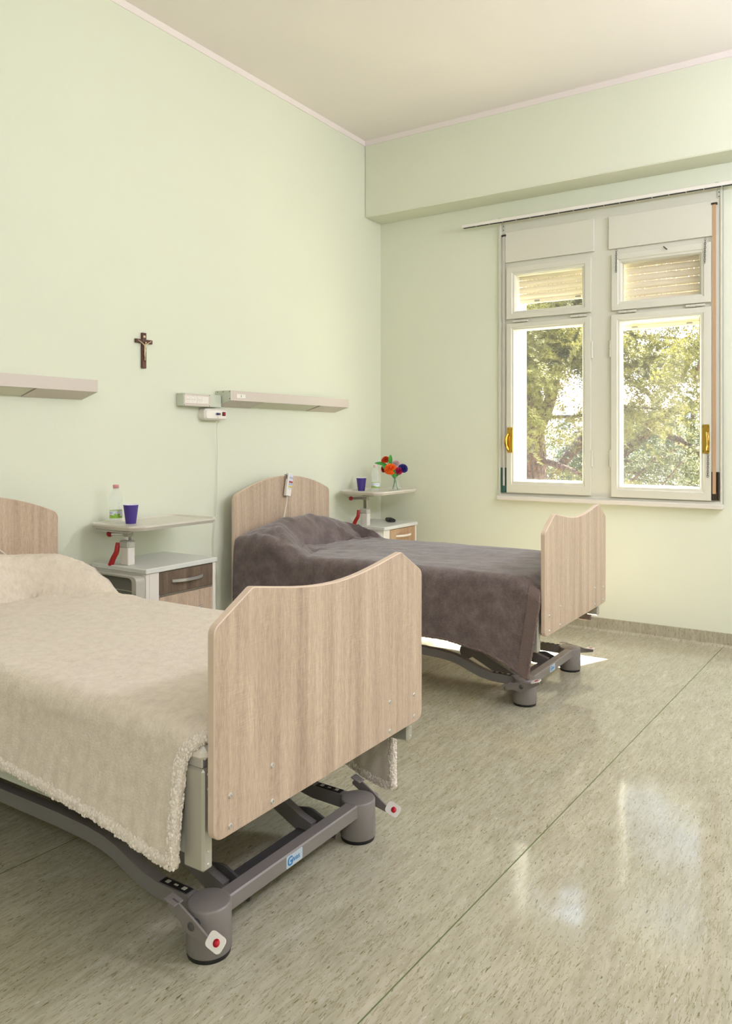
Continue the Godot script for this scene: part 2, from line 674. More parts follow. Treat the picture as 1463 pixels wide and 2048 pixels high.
func lamps_on_ceiling() -> void:
	var glow := plain("fffaf2", 0.4)
	glow.emission_enabled = true
	glow.emission = Color(1.0, 0.98, 0.96)
	glow.emission_energy_multiplier = 3.0
	for z in [-4.1, -2.6, 1.5]:
		var t := thing("pendant_lamp", V(1.2, 2.85, z), "white opal glass globe hanging from the ceiling on a rod", "pendant lamp", "opal globe pendant lamps")
		put("globe_lamp", MB.new().ball(Vector3.ZERO, V(0.17, 0.17, 0.17), 16).done(), glow, t)
		put("collar", MB.new().lathe([Vector2(0.0, 0.205), Vector2(0.05, 0.205), Vector2(0.06, 0.19), Vector2(0.06, 0.155), Vector2(0.0, 0.155)], Vector3.ZERO, 24).done(), M.white_plastic, t)
		put("rod", MB.new().tube([V(0, 0.2, 0), V(0, YC - 2.85 - 0.03, 0)], 0.008, 10).done(), M.white_plastic, t)
		put("ceiling_rose", MB.new().lathe([Vector2(0.0, YC - 2.85 - 0.04), Vector2(0.04, YC - 2.85 - 0.035), Vector2(0.06, YC - 2.85)], Vector3.ZERO, 24).done(), M.white_plastic, t)
		var l := OmniLight3D.new()
		l.name = "lamp_light"
		l.light_color = Color(0.895, 0.90, 1.0)
		l.light_energy = 2.7
		l.light_size = 0.16
		l.omni_range = 25.0
		l.omni_attenuation = 2.0
		l.shadow_enabled = true
		t.add_child(l, true)


# ------------------------------------------------------------------ window
func sash(w: Node3D, x0: float, y0: float, x1: float, y1: float, g: Array) -> MeshInstance3D:
	var z := ZW
	var gx0: float = g[0]; var gy0: float = g[1]; var gx1: float = g[2]; var gy1: float = g[3]
	var mb := MB.new()
	# four mitred sides with a stepped inner edge, wider or narrower on each side
	var pr := [[0.0, 0.0, 0.005], [0.0, 0.0, 0.030], [0.03, 1.0, 0.034], [0.6, 0.0, 0.034], [0.68, 0.0, 0.028], [0.86, 0.0, 0.026], [1.0, 0.0, 0.010], [1.0, 0.0, -0.03]]
	for i in pr.size() - 1:
		var ring := []
		for k in [pr[i], pr[i + 1]]:
			var f: float = k[0]
			ring.append([V(lerpf(x0, gx0, f), lerpf(y0, gy0, f), z + k[2]), V(lerpf(x1, gx1, f), lerpf(y0, gy0, f), z + k[2]), V(lerpf(x1, gx1, f), lerpf(y1, gy1, f), z + k[2]), V(lerpf(x0, gx0, f), lerpf(y1, gy1, f), z + k[2])])
		for k in 4:
			var n := (k + 1) % 4
			mb.quad(ring[0][k], ring[0][n], ring[1][n], ring[1][k], -1)
	# outer face of the sash
	var o := [V(x0, y0, z - 0.03), V(x1, y0, z - 0.03), V(x1, y1, z - 0.03), V(x0, y1, z - 0.03)]
	var q := [V(gx0, gy0, z - 0.03), V(gx1, gy0, z - 0.03), V(gx1, gy1, z - 0.03), V(gx0, gy1, z - 0.03)]
	for k in 4:
		mb.quad(o[(k + 1) % 4], o[k], q[k], q[(k + 1) % 4], -1)
		mb.quad(o[k], o[(k + 1) % 4], V(o[(k + 1) % 4].x, o[(k + 1) % 4].y, z + 0.005), V(o[k].x, o[k].y, z + 0.005), -1)
	var s := put("sash", mb.done(), M.window_paint, w)
	put("pane", box_mesh(V(gx0 - 0.006, gy0 - 0.006, z - 0.004), V(gx1 + 0.006, gy1 + 0.006, z - 0.0001)), M.glass, s)
	return s


func hinge(parent: Node, a: Vector3, b: Vector3) -> void:
	var mb := MB.new()
	var m := (a + b) / 2
	var d := (b - a).normalized() * 0.0021
	mb.tube([a, m - d], 0.009, 10)
	mb.tube([m + d, b], 0.009, 10)
	mb.tube([m - d * 1.2, m + d * 1.2], 0.006, 8)
	put("hinge", mb.done(), M.window_paint, parent)


func chain(parent: Node, a: Vector3, b: Vector3, called := "safety_chain") -> void:
	var mb := MB.new()
	var n := int(a.distance_to(b) / 0.013)
	for i in n:
		var c := a.lerp(b, (i + 0.5) / n)
		var pts := []
		for k in 9:
			var t := TAU * k / 8
			pts.append(c + V(cos(t) * 0.005 * (1 - i % 2), sin(t) * 0.009, cos(t) * 0.005 * (i % 2)))
		mb.tube(pts, 0.0014, 5, false)
	put(called, mb.done(), M.dark_grey, parent)


func handle(parent: Node, x: float, y: float, mirror: float) -> void:
	var mb := MB.new()
	mb.prism(rounded([Vector2(x - 0.021, y - 0.092), Vector2(x + 0.021, y - 0.092), Vector2(x + 0.021, y + 0.092), Vector2(x - 0.021, y + 0.092)], [0.008, 0.008, 0.008, 0.008], 3), ZW + 0.034, ZW + 0.040, 2)
	var h := put("handle", mb.done(), M.brass, parent)
	var gx := x - 0.012 * mirror
	put("grip", MB.new().tube(smooth_path([V(gx, y + 0.035, ZW + 0.038), V(gx, y + 0.040, ZW + 0.056), V(gx - 0.006 * mirror, y + 0.01, ZW + 0.072), V(gx - 0.008 * mirror, y - 0.03, ZW + 0.070), V(gx, y - 0.062, ZW + 0.052), V(gx, y - 0.070, ZW + 0.038)], 5), 0.0085, 10).done(), M.brass, h)
	for sx in [-0.014, 0.014]:
		for sy in [-0.078, 0.078]:
			put("screw", MB.new().ball(V(x + sx, y + sy, ZW + 0.040), V(0.003, 0.003, 0.0015), 6).done(), M.winder_brown, h)


func shutter(w: Node3D, x0: float, x1: float, bottom: float, tabs: Array, tab_y: Variant = null) -> void:
	var s := Node3D.new()
	s.name = "roller_shutter"
	w.add_child(s, true)
	tag(s, "cream plastic roller shutter half wound up behind the glass")
	var z := ZW - 0.10
	var pitch := 0.0495
	var prof := []
	for i in 9:
		var a := float(i) / 8
		prof.append(Vector2(lerpf(0.0, pitch - 0.006, a), 0.011 * pow(sin(PI * a), 0.6)))
	var mb := MB.new()
	for i in 8:
		var p: Vector2 = prof[i]
		var q: Vector2 = prof[i + 1]
		mb.quad(V(x0, p.x, p.y), V(x1, p.x, p.y), V(x1, q.x, q.y), V(x0, q.x, q.y))
		mb.quad(V(x1, p.x, -0.004), V(x0, p.x, -0.004), V(x0, q.x, -0.004), V(x1, q.x, -0.004))
	mb.quad(V(x0, 0, -0.004), V(x1, 0, -0.004), V(x1, 0, 0), V(x0, 0, 0), -1)
	# the narrow perforated tongue above the slat, its slots left open
	var n := int((x1 - x0) / 0.0155)
	for i in n:
		var a := x0 + (x1 - x0) * i / n
		var w1 := (x1 - x0) / n - (0.0035 if i * 7 % 13 < 5 else 0.0)
		mb.quad(V(a, pitch - 0.009, -0.005), V(a + w1, pitch - 0.009, -0.005), V(a + w1, pitch + 0.003, -0.005), V(a, pitch + 0.003, -0.005), -1)
	var slat := mb.done()
	var y := bottom + 0.03
	put("bottom_bar", box_mesh(V(x0, bottom, z - 0.006), V(x1, bottom + 0.030, z + 0.006), 0.002), M.slat, s)
	for tx in tabs:
		put("stop", box_mesh(V(tx - 0.02, bottom + 0.008, z + 0.006), V(tx + 0.02, bottom + 0.021, z + 0.016), 0.003), M.rack_dark, s)
	while y < 2.63:
		put("slat", slat, M.slat, s, V(0, y, z))
		y += pitch


func window() -> void:
	var w := thing("window_1", Vector3.ZERO, "off-white double casement window with roller shutters", "window", "", "structure")
	var z0 := ZW - 0.06
	var z1 := ZW + 0.012
	var fr := MB.new()
	for r in [[-2.314, 0.895, -2.205, 2.905], [-0.925, 0.895, -0.805, 2.905], [-1.685, 0.895, -1.445, 2.905], [-2.205, 2.50, -1.685, 2.905], [-1.445, 2.50, -0.925, 2.905], [-2.205, 2.10, -1.685, 2.225], [-1.445, 2.10, -0.925, 2.225], [-2.205, 0.895, -1.685, 0.99], [-1.445, 0.895, -0.925, 0.985]]:
		fr.span(V(r[0], r[1], ZW), V(r[2], r[3], z1))
	# the part of the frame that sits in the opening
	for r in [[-2.20, 0.95, -2.185, 2.85], [-0.945, 0.95, -0.93, 2.85], [-1.68, 0.95, -1.45, 2.85], [-2.20, 0.95, -0.93, 1.0], [-2.20, 2.11, -0.93, 2.215], [-2.20, 2.52, -0.93, 2.85]]:
		fr.span(V(r[0], r[1], z0), V(r[2], r[3], ZW))
	put("fixed_frame", fr.done(), M.window_paint, w)
	put("cover_moulding", MB.new().moulding(-2.314, 0.895, -0.805, 2.905, [Vector2(0, ZW), Vector2(0, ZW + 0.020), Vector2(0.012, ZW + 0.020), Vector2(0.02, ZW + 0.012)]).done(), M.window_paint, w)
	put("inner_sill", MB.new().span(V(-2.318, 0.866, ZW), V(-0.80, 0.897, ZW + 0.055), 0.004).done(), M.sill_stone, w)
	for r in [[-2.260, 2.592, -1.612, 2.814], [-1.513, 2.590, -0.863, 2.810]]:
		put("shutter_box_cover", box_mesh(V(r[0], r[1], z1), V(r[2], r[3], z1 + 0.018), 0.002), M.window_paint, w)
	var tl := sash(w, -2.250, 2.178, -1.632, 2.555, [-2.182, 2.237, -1.698, 2.490])
	var bl := sash(w, -2.249, 0.921, -1.634, 2.146, [-2.188, 1.016, -1.697, 2.092])
	var tr := sash(w, -1.492, 2.173, -0.872, 2.554, [-1.426, 2.235, -0.937, 2.488])
	var br := sash(w, -1.496, 0.917, -0.870, 2.146, [-1.430, 1.0, -0.939, 2.088])
	for h in [[tl, -2.200, -2.086], [tl, -1.775, -1.663], [tr, -1.447, -1.332], [tr, -1.020, -0.906]]:
		hinge(h[0], V(h[1], 2.160, ZW + 0.026), V(h[2], 2.160, ZW + 0.026))
	for y in [[1.863, 1.976], [1.12, 1.233]]:
		hinge(bl, V(-1.628, y[0], ZW + 0.024), V(-1.628, y[1], ZW + 0.024))
		hinge(br, V(-1.502, y[0], ZW + 0.024), V(-1.502, y[1], ZW + 0.024))
	handle(bl, -2.219, 1.302, 1.0)
	handle(br, -0.900, 1.308, -1.0)
	chain(tr, V(-1.458, 2.58, ZW + 0.040), V(-1.460, 2.428, ZW + 0.040))
	chain(tr, V(-0.903, 2.578, ZW + 0.040), V(-0.906, 2.42, ZW + 0.040))
	chain(br, V(-0.886, 1.213, ZW + 0.040), V(-0.888, 1.066, ZW + 0.040))
	put("latch_peg", MB.new().tube([V(-1.156, 2.560, ZW + 0.034), V(-1.133, 2.536, ZW + 0.050)], 0.004, 8).done(), M.dark_grey, tr)
	# shutters on the outer side
	shutter(w, -2.198, -1.682, 2.300, [-2.06, -1.76])
	shutter(w, -1.447, -0.932, 2.052, [-1.37, -1.02])
	# straps and their winders
	for s in [[-0.852, 0.021, 0.972, M.strap_tan, M.winder_brown, -0.850], [-2.270, 0.016, 0.98, M.strap_grey, M.winder_green, -2.272]]:
		var sx: float = s[0]
		var st := put("shutter_strap", box_mesh(V(sx - s[1] / 2, s[2] - 0.01, ZW + 0.030), V(sx + s[1] / 2, 2.785, ZW + 0.032)), s[3], w)
		put("strap_guide", box_mesh(V(sx - 0.018, 2.785, ZW + 0.012), V(sx + 0.018, 2.797, ZW + 0.036), 0.002), M.winder_brown, st)
		var wx: float = s[5]
		var body := MB.new()
		body.span(V(wx - 0.026, 0.92, ZW + 0.012), V(wx - 0.014, 1.10, ZW + 0.024), 0.002)
		body.span(V(wx + 0.014, 0.92, ZW + 0.012), V(wx + 0.026, 1.10, ZW + 0.024), 0.002)
		body.span(V(wx - 0.014, 0.92, ZW + 0.012), V(wx + 0.014, 0.972, ZW + 0.030), 0.003)
		body.span(V(wx - 0.014, 0.972, ZW + 0.012), V(wx + 0.014, 1.10, ZW + 0.014))
		put("strap_winder", body.done(), s[4], w)
	# outside: white lining of the opening and the sloping stone sill
	var ln := MB.new()
	ln.span(V(-2.222, 0.94, ZW - 0.235), V(-2.200, 2.862, ZW - 0.061))
	ln.span(V(-0.930, 0.94, ZW - 0.235), V(-0.908, 2.862, ZW - 0.061))
	put("outer_reveal", ln.done(), M.stone_white, w)
	put("outer_sill", MB.new().prism(PackedVector2Array([Vector2(ZW - 0.061, 0.91), Vector2(ZW - 0.061, 0.975), Vector2(ZW - 0.27, 0.955), Vector2(ZW - 0.27, 0.91)]), -2.20, -0.93, 0).done(), M.stone_white, w)

	# curtain rail above the window
	var r := thing("curtain_rail", V(0, 0, 0), "white curtain track fixed above the window", "curtain rail")
	put("track", MB.new().span(V(-2.578, 2.876, ZW + 0.065), V(-0.30, 2.902, ZW + 0.095), 0.003).done(), M.white_plastic, r)
	var x := -2.565
	var flip := 0
	while x < -0.35:
		put("track_slot", box_mesh(V(x, 2.8735, ZW + 0.076), V(x + 0.098, 2.8765, ZW + 0.0945)), M.black, r)
		x += 0.104
	for bx in [-2.278, -0.826]:
		var bm := MB.new()
		bm.span(V(bx - 0.011, 2.825, ZW + 0.0125), V(bx + 0.011, 2.9, ZW + 0.0165), 0.001)
		bm.span(V(bx - 0.011, 2.9, ZW + 0.0125), V(bx + 0.011, 2.904, ZW + 0.10), 0.001)
		var b := put("bracket", bm.done(), M.pale_paint, r)
		for y in [2.835, 2.862]:
			put("screw", MB.new().ball(V(bx, y, ZW + 0.0165), V(0.004, 0.004, 0.002), 6).done(), M.dark_grey, b)


# ------------------------------------------------------------------ outdoors
func needle_spray() -> ArrayMesh:
	var rng := RandomNumberGenerator.new()
	rng.seed = 7
	var st := SurfaceTool.new()
	st.begin(Mesh.PRIMITIVE_TRIANGLES)
	var n := 10
	for i in n:
		var t := float(i) / (n - 1)
		var root := V(t * 0.22, -0.05 * t * t, rng.randf_range(-0.02, 0.02) * (1 + t))
		for k in 9:
			var d := V(rng.randf_range(-0.3, 1.0), rng.randf_range(-0.5, 0.9), rng.randf_range(-1, 1)).normalized()
			var s := d.cross(V(0.3, 1, 0.2)).normalized() * 0.0045
			var l := 0.030 * rng.randf_range(0.7, 1.3)
			st.add_vertex(root - s); st.add_vertex(root + s); st.add_vertex(root + d * l)
	st.add_vertex(V(0, 0.002, 0)); st.add_vertex(V(0, -0.002, 0)); st.add_vertex(V(0.23, -0.05, 0))
	st.generate_normals()
	return st.commit()


func foliage(tree: Node3D, spray: ArrayMesh, limbs: Array, per_m: float, spread: float, cols: Array, sd: int, hang := 0.3, size := 1.0) -> void:
	var rng := RandomNumberGenerator.new()
	rng.seed = sd
	var tint := FastNoiseLite.new()
	tint.seed = sd
	tint.frequency = 0.9
	var xf := []
	var cc := []
	for pts in limbs:
		for i in pts.size() - 1:
			var a: Vector3 = pts[i]
			var b: Vector3 = pts[i + 1]
			var n := int(a.distance_to(b) * per_m)
			for k in n:
				var p := a.lerp(b, rng.randf())
				# twigs leave the limb sideways and droop
				var ang := rng.randf() * TAU
				var out := V(cos(ang), 0, sin(ang))
				var reach := spread * sqrt(rng.randf())
				p += out * reach + V(0, rng.randf_range(-0.12, 0.16) - hang * reach * rng.randf() * 2.2, 0)
				var ba := Basis.from_euler(V(rng.randf_range(-0.6, 0.6), -ang + rng.randf_range(-0.7, 0.7), rng.randf_range(-0.9, 0.3)))
				xf.append(Transform3D(ba.scaled(Vector3.ONE * rng.randf_range(0.8, 1.5) * size), p))
				var t := clampf(tint.get_noise_3dv(p) * 0.9 + 0.5 + rng.randf_range(-0.3, 0.3), 0, 1)
				var c: Color = cols[0].lerp(cols[1], t)
				cc.append(c.srgb_to_linear())
	var mm := MultiMesh.new()
	mm.transform_format = MultiMesh.TRANSFORM_3D
	mm.use_colors = true
	mm.mesh = spray
	mm.instance_count = xf.size()
	for i in xf.size():
		mm.set_instance_transform(i, xf[i])
		mm.set_instance_color(i, cc[i])
	var o := MultiMeshInstance3D.new()
	o.name = "foliage"
	o.multimesh = mm
	o.material_override = M.needle
	o.set_meta("kind", "stuff")
	tree.add_child(o, true)


func cedar(label: String, at: Vector3, trunk: Array, r0: float, r1: float, limbs: Array, radii: Array, spray: ArrayMesh, per_m: float, spread: float, cols: Array, sd: int, hang := 0.3, bare := 0, size := 1.0) -> Node3D:
	var t := thing("cedar_tree", at, label, "tree", "cedar trees outside the window")
	var off := []
	var p := smooth_path(trunk, 10)
	for q in p: off.append(q - at)
	var rr := tapered(off.size(), r0, r1)
	var nz := FastNoiseLite.new()
	nz.seed = sd
	nz.frequency = 1.5
	for i in rr.size(): rr[i] *= 1.0 + 0.12 * nz.get_noise_1d(i)
	put("trunk", MB.new().tube(off, rr, 18).done(), M.bark, t)
	var all := []
	for i in limbs.size():
		var l := smooth_path(limbs[i], 6)
		var lo := []
		for q in l: lo.append(q - at)
		put("branch", MB.new().tube(lo, tapered(lo.size(), radii[i], radii[i] * 0.35), 8).done(), M.bark, t)
		all.append(lo.slice(int(lo.size() * (0.38 if i < bare else 0.12))))
	foliage(t, spray, all, per_m, spread, cols, sd, hang, size)
	return t


func grow(rng: RandomNumberGenerator, a: Vector3, d: Vector3, length: float, droop: float) -> Array:
	var out := [a]
	var n := 5
	for i in n:
		d = (d + V(rng.randf_range(-0.25, 0.25), rng.randf_range(-0.12, 0.12) - droop, rng.randf_range(-0.25, 0.25))).normalized()
		out.append(out[-1] + d * length / n)
	return out


func outdoors() -> void:
	var spray := needle_spray()
	var yellow := [Color("474722"), Color("746f38")]
	var olive := [Color("343a24"), Color("565833")]
	var dark := [Color("2f3826"), Color("4e5839")]
	var rng := RandomNumberGenerator.new()
	rng.seed = 5
	# near cedar: thick reddish trunk
	var limbs := [
		[V(-4.13, 1.52, -11.0), V(-3.96, 1.88, -10.95), V(-3.85, 2.31, -10.9), V(-3.74, 2.66, -10.85), V(-3.54, 3.13, -10.8), V(-3.1, 4.2, -10.6)],
		[V(-4.10, 1.0, -10.95), V(-3.75, 0.93, -10.8), V(-3.40, 0.82, -10.7), V(-2.93, 0.67, -10.6), V(-2.2, 0.35, -10.4)],
		[V(-4.05, 1.63, -10.85), V(-3.72, 1.63, -10.7), V(-3.37, 1.64, -10.6), V(-2.83, 1.73, -10.5), V(-2.3, 1.7, -10.4)]]
	var radii := [0.10, 0.05, 0.028]
	for i in 13:
		var a := rng.randf() * TAU
		limbs.append(grow(rng, V(-4.42 - 0.02 * i, 2.5 + 0.33 * i, -11.0), V(cos(a), 0.22, sin(a)), rng.randf_range(1.7, 2.8), 0.10))
		radii.append(0.05)
	for e in [[V(-4.4, 3.4, -11.0), V(0.55, -0.05, 0.85)], [V(-4.4, 3.1, -11.0), V(0.25, -0.05, 1.0)], [V(-4.4, 3.7, -11.0), V(0.8, 0.0, 0.5)], [V(-4.4, 2.9, -11.0), V(0.1, -0.06, 1.0)], [V(-4.4, 2.7, -11.0), V(0.6, -0.02, 0.3)], [V(-4.4, 3.0, -11.0), V(0.7, -0.04, 0.15)], [V(-4.4, 3.2, -11.0), V(0.42, -0.04, 0.6)]]:
		limbs.append(grow(rng, e[0], e[1], 2.6, 0.07))
		radii.append(0.045)
	cedar("tall cedar with thick reddish trunk and drooping yellow-green sprays", V(-4.3, -5, -11), [V(-4.28, -5, -11), V(-4.30, 0, -11), V(-4.30, 1.5, -11), V(-4.42, 3.4, -11), V(-4.55, 8.2, -11)], 0.34, 0.10, limbs, radii, spray, 185.0, 0.42, yellow, 3, 0.5, 3)
	# cedar behind it with crossing bare limbs
	limbs = [
		[V(-3.79, 0.89, -13.0), V(-3.44, 1.10, -12.9), V(-3.06, 1.40, -12.8), V(-2.74, 1.71, -12.7), V(-2.46, 1.76, -12.6), V(-2.19, 1.81, -12.5), V(-1.6, 1.95, -12.3)],
		[V(-3.97, 2.87, -13.6), V(-3.49, 2.34, -13.5), V(-3.17, 2.09, -13.4), V(-2.98, 1.84, -13.3), V(-2.79, 1.69, -13.0)],
		[V(-3.65, 1.94, -12.5), V(-2.86, 1.55, -12.4), V(-2.54, 1.34, -12.3), V(-2.14, 1.12, -12.2), V(-1.4, 0.7, -12.0)],
		[V(-3.62, 2.2, -12.3), V(-3.20, 2.39, -12.1), V(-2.87, 2.48, -12.0), V(-2.57, 2.56, -11.9), V(-2.34, 2.58, -11.8), V(-1.6, 2.66, -11.6)],
		[V(-3.6, 0.2, -11.8), V(-2.97, 0.71, -11.6), V(-2.63, 1.07, -11.7), V(-2.41, 1.16, -11.8), V(-2.09, 1.23, -11.9)],
		[V(-3.5, 0.0, -11.9), V(-2.68, 0.52, -11.5), V(-2.44, 0.75, -11.4), V(-2.21, 1.02, -11.3), V(-2.03, 1.17, -11.2)],
		[V(-3.74, 1.55, -12.8), V(-4.03, 1.30, -12.7), V(-4.34, 0.93, -12.6), V(-4.6, 0.5, -12.5)]]
	radii = [0.105, 0.07, 0.09, 0.06, 0.024, 0.018, 0.14]
	for i in 10:
		var a := rng.randf() * TAU
		limbs.append(grow(rng, V(-3.78, 2.9 + 0.35 * i, -12.6), V(cos(a), 0.2, sin(a)), rng.randf_range(1.2, 2.4), 0.08))
		radii.append(0.045)
	for i in 7:
		limbs.append(grow(rng, V(-3.78, 3.6 + 0.5 * i, -12.6), V(1.0, 0.08, -0.3 + 0.22 * (i % 4)), 3.0 - 0.15 * i, 0.05))
		radii.append(0.05)
	for i in 6:
		limbs.append(grow(rng, V(-3.78, 0.2 + 0.16 * i, -12.7), V(0.9 - 0.1 * i, -0.05, -0.5 + 0.1 * i), 2.0, 0.05))
		radii.append(0.02)
	cedar("cedar with a slim trunk and crossing bare limbs", V(-3.78, -5, -12.7), [V(-3.78, -5, -12.7), V(-3.78, 0, -12.7), V(-3.76, 2.5, -12.6), V(-3.8, 6.5, -12.5)], 0.17, 0.06, limbs, radii, spray, 80.0, 0.42, olive, 4, 0.3, 7)
	# cedar standing to the right, its pale sprays hanging into view
	limbs = [
		[V(1.2, 3.9, -9.8), V(0.2, 3.6, -9.6), V(-0.7, 3.25, -9.4), V(-1.23, 2.82, -9.3), V(-1.47, 2.56, -9.25), V(-1.67, 2.30, -9.2), V(-1.80, 1.97, -9.15)],
		[V(1.2, 4.3, -9.8), V(0.0, 4.1, -10.0), V(-1.0, 3.7, -10.1), V(-1.8, 3.1, -10.2), V(-2.1, 2.8, -10.2)],
		[V(1.2, 3.0, -9.8), V(0.2, 2.8, -10.1), V(-0.7, 2.4, -10.3), V(-1.2, 2.0, -10.4)],
		[V(1.2, 3.5, -9.8), V(0.2, 3.3, -9.3), V(-0.8, 2.9, -9.0), V(-1.45, 2.35, -8.9), V(-1.62, 1.9, -8.9)]]
	radii = [0.06, 0.06, 0.05, 0.05]
	for i in 14:
		var a := rng.randf() * TAU
		limbs.append(grow(rng, V(1.2, 0.2 + 0.28 * i, -9.8), V(cos(a), 0.15, sin(a)), rng.randf_range(1.4, 2.2), 0.08))
		radii.append(0.05)
	for a in [-2.7, 0.4, 2.6, 3.1, 3.5]:
		limbs.append(grow(rng, V(1.1, 9.55, -9.8), V(cos(a), 0.03, sin(a)), 2.2, 0.01))
		radii.append(0.05)
	cedar("cedar beyond the window jamb with pale hanging sprays", V(1.2, -5, -9.8), [V(1.2, -5, -9.8), V(1.2, 1, -9.8), V(1.15, 5.0, -9.8), V(1.1, 10.2, -9.8)], 0.28, 0.08, limbs, radii, spray, 170.0, 0.34, yellow, 9, 0.7)
	# darker trees farther off
	var k := 0
	for p in [[-7.4, -18.0], [-5.2, -19.0], [-3.4, -18.0], [-0.9, -19.0], [-10.0, -19.5]]:
		limbs = []
		radii = []
		for i in 16:
			var a := rng.randf() * TAU
			limbs.append(grow(rng, V(p[0], (0.6 + 0.07 * i) if k in [1, 2] else (-3.2 + 0.31 * i), p[1]), V(cos(a), 0.3, sin(a)), rng.randf_range(1.0, 2.1) * (1.1 - i * 0.03), 0.07))
			radii.append(0.05)
		cedar(["dark leafy tree growing behind the thick cedar trunk", "dark leafy tree growing behind the slim cedar", "dark leafy tree growing under the crossing limbs", "dark leafy tree behind the pale hanging sprays", "dark leafy tree farthest along behind the cedars"][k], V(p[0], -5, p[1]), [V(p[0], -5, p[1]), V(p[0], -1.5, p[1]), V(p[0] + 0.1, 2.0, p[1])], 0.16, 0.05, limbs, radii, spray, (62.0 if k in [1, 2] else 100.0), 0.6, dark, 20 + k, 0.2, 0, 1.6)
		k += 1
	limbs = []
	radii = []
	for i in 18:
		var a := rng.randf() * TAU
		limbs.append(grow(rng, V(-9.6, -2.0 + 0.5 * i, -12.5), V(cos(a), 0.2, sin(a)), rng.randf_range(1.8, 3.0) * (1.0 - i * 0.03), 0.08))
		radii.append(0.05)
	cedar("broad cedar hidden past the sunlit window reveal", V(-9.6, -5, -12.5), [V(-9.6, -5, -12.5), V(-9.6, 1, -12.5), V(-9.5, 7.5, -12.5)], 0.3, 0.08, limbs, radii, spray, 90.0, 0.5, olive, 60, 0.4)
	# ground and far buildings
	shell("ground", box_mesh(V(-160, -5.4, -200), V(120, -5.0, ZW - 0.5)), M.ground, "dry grass and paving below the trees", "ground")
	house("long low white building with a row of windows", V(-9.5, -5, -45), 26.0, 7.0, 4.05, 12, 1, M.facade_blue, true)
	house("pale pink house with shuttered windows beyond the low building", V(-17.5, -5, -66), 13.0, 9.0, 9.6, 5, 3, M.house_pink, false)
	house("white apartment house far behind the cedars", V(-34, -5, -72), 14.0, 9.0, 12.0, 6, 4, M.house_white, false)
	house("pale pink block farthest to the side beyond the trees", V(-2.5, -5, -78), 15.0, 9.0, 8.2, 5, 3, M.house_pink, false)


func house(label: String, at: Vector3, w: float, d: float, h: float, cols: int, rows: int, mat: Material, low: bool) -> void:
	var t := thing("far_building", at, label, "building", "buildings beyond the trees")
	t.rotation.y = 0.12 if low else -0.05
	put("wall", box_mesh(V(-w / 2, 0, -d), V(w / 2, h, 0)), mat, t)
	var poly := PackedVector2Array([Vector2(0.7, h - 0.02), Vector2(0.7, h + 0.12), Vector2(-d / 2, h + (1.0 if low else 1.6)), Vector2(-d - 0.7, h + 0.12), Vector2(-d - 0.7, h - 0.02)])
	put("roof", MB.new().prism(poly, -w / 2 - 0.5, w / 2 + 0.5, 0).done(), M.roof_white if low else M.house_pink, t)
	for r in rows:
		for c in cols:
			var x := -w / 2 + w * (c + 0.5) / cols
			var y0: float = (h - 1.15) if low else h * (r + 0.25) / rows
			var ww := 0.5 if low else 0.6
			var hh := 0.8 if low else 1.5
			var wi := put("window", box_mesh(V(x - ww - 0.08, y0 - 0.08, 0), V(x + ww + 0.08, y0 + hh + 0.08, 0.04)), M.stone_white, t)
			put("pane", box_mesh(V(x - ww, y0, 0.04), V(x + ww, y0 + hh, 0.05)), M.house_glass, wi)


# ------------------------------------------------------------------ beds
func end_board(t: Node3D, called: String, poly: PackedVector2Array, x0: float, x1: float, label: String) -> MeshInstance3D:
	var b := 0.0022
	var inn := inset(poly, b)
	var mb := MB.new()
	mb.cap(inn, x0, 0, -1.0)
	mb.cap(inn, x1, 0, 1.0)
	var o := put(called, mb.done(), M.board, t)
	tag(o, label)
	var e := MB.new()
	e.wall_strip(poly, x0 + b, x1 - b, 0)
	e.wall_strip(poly, x1 - b, x1, 0, inn)
	e.wall_strip(poly, x0 + b, x0, 0, inn)
	put("edge_band", e.done(), M.board_edge, o)
	return o


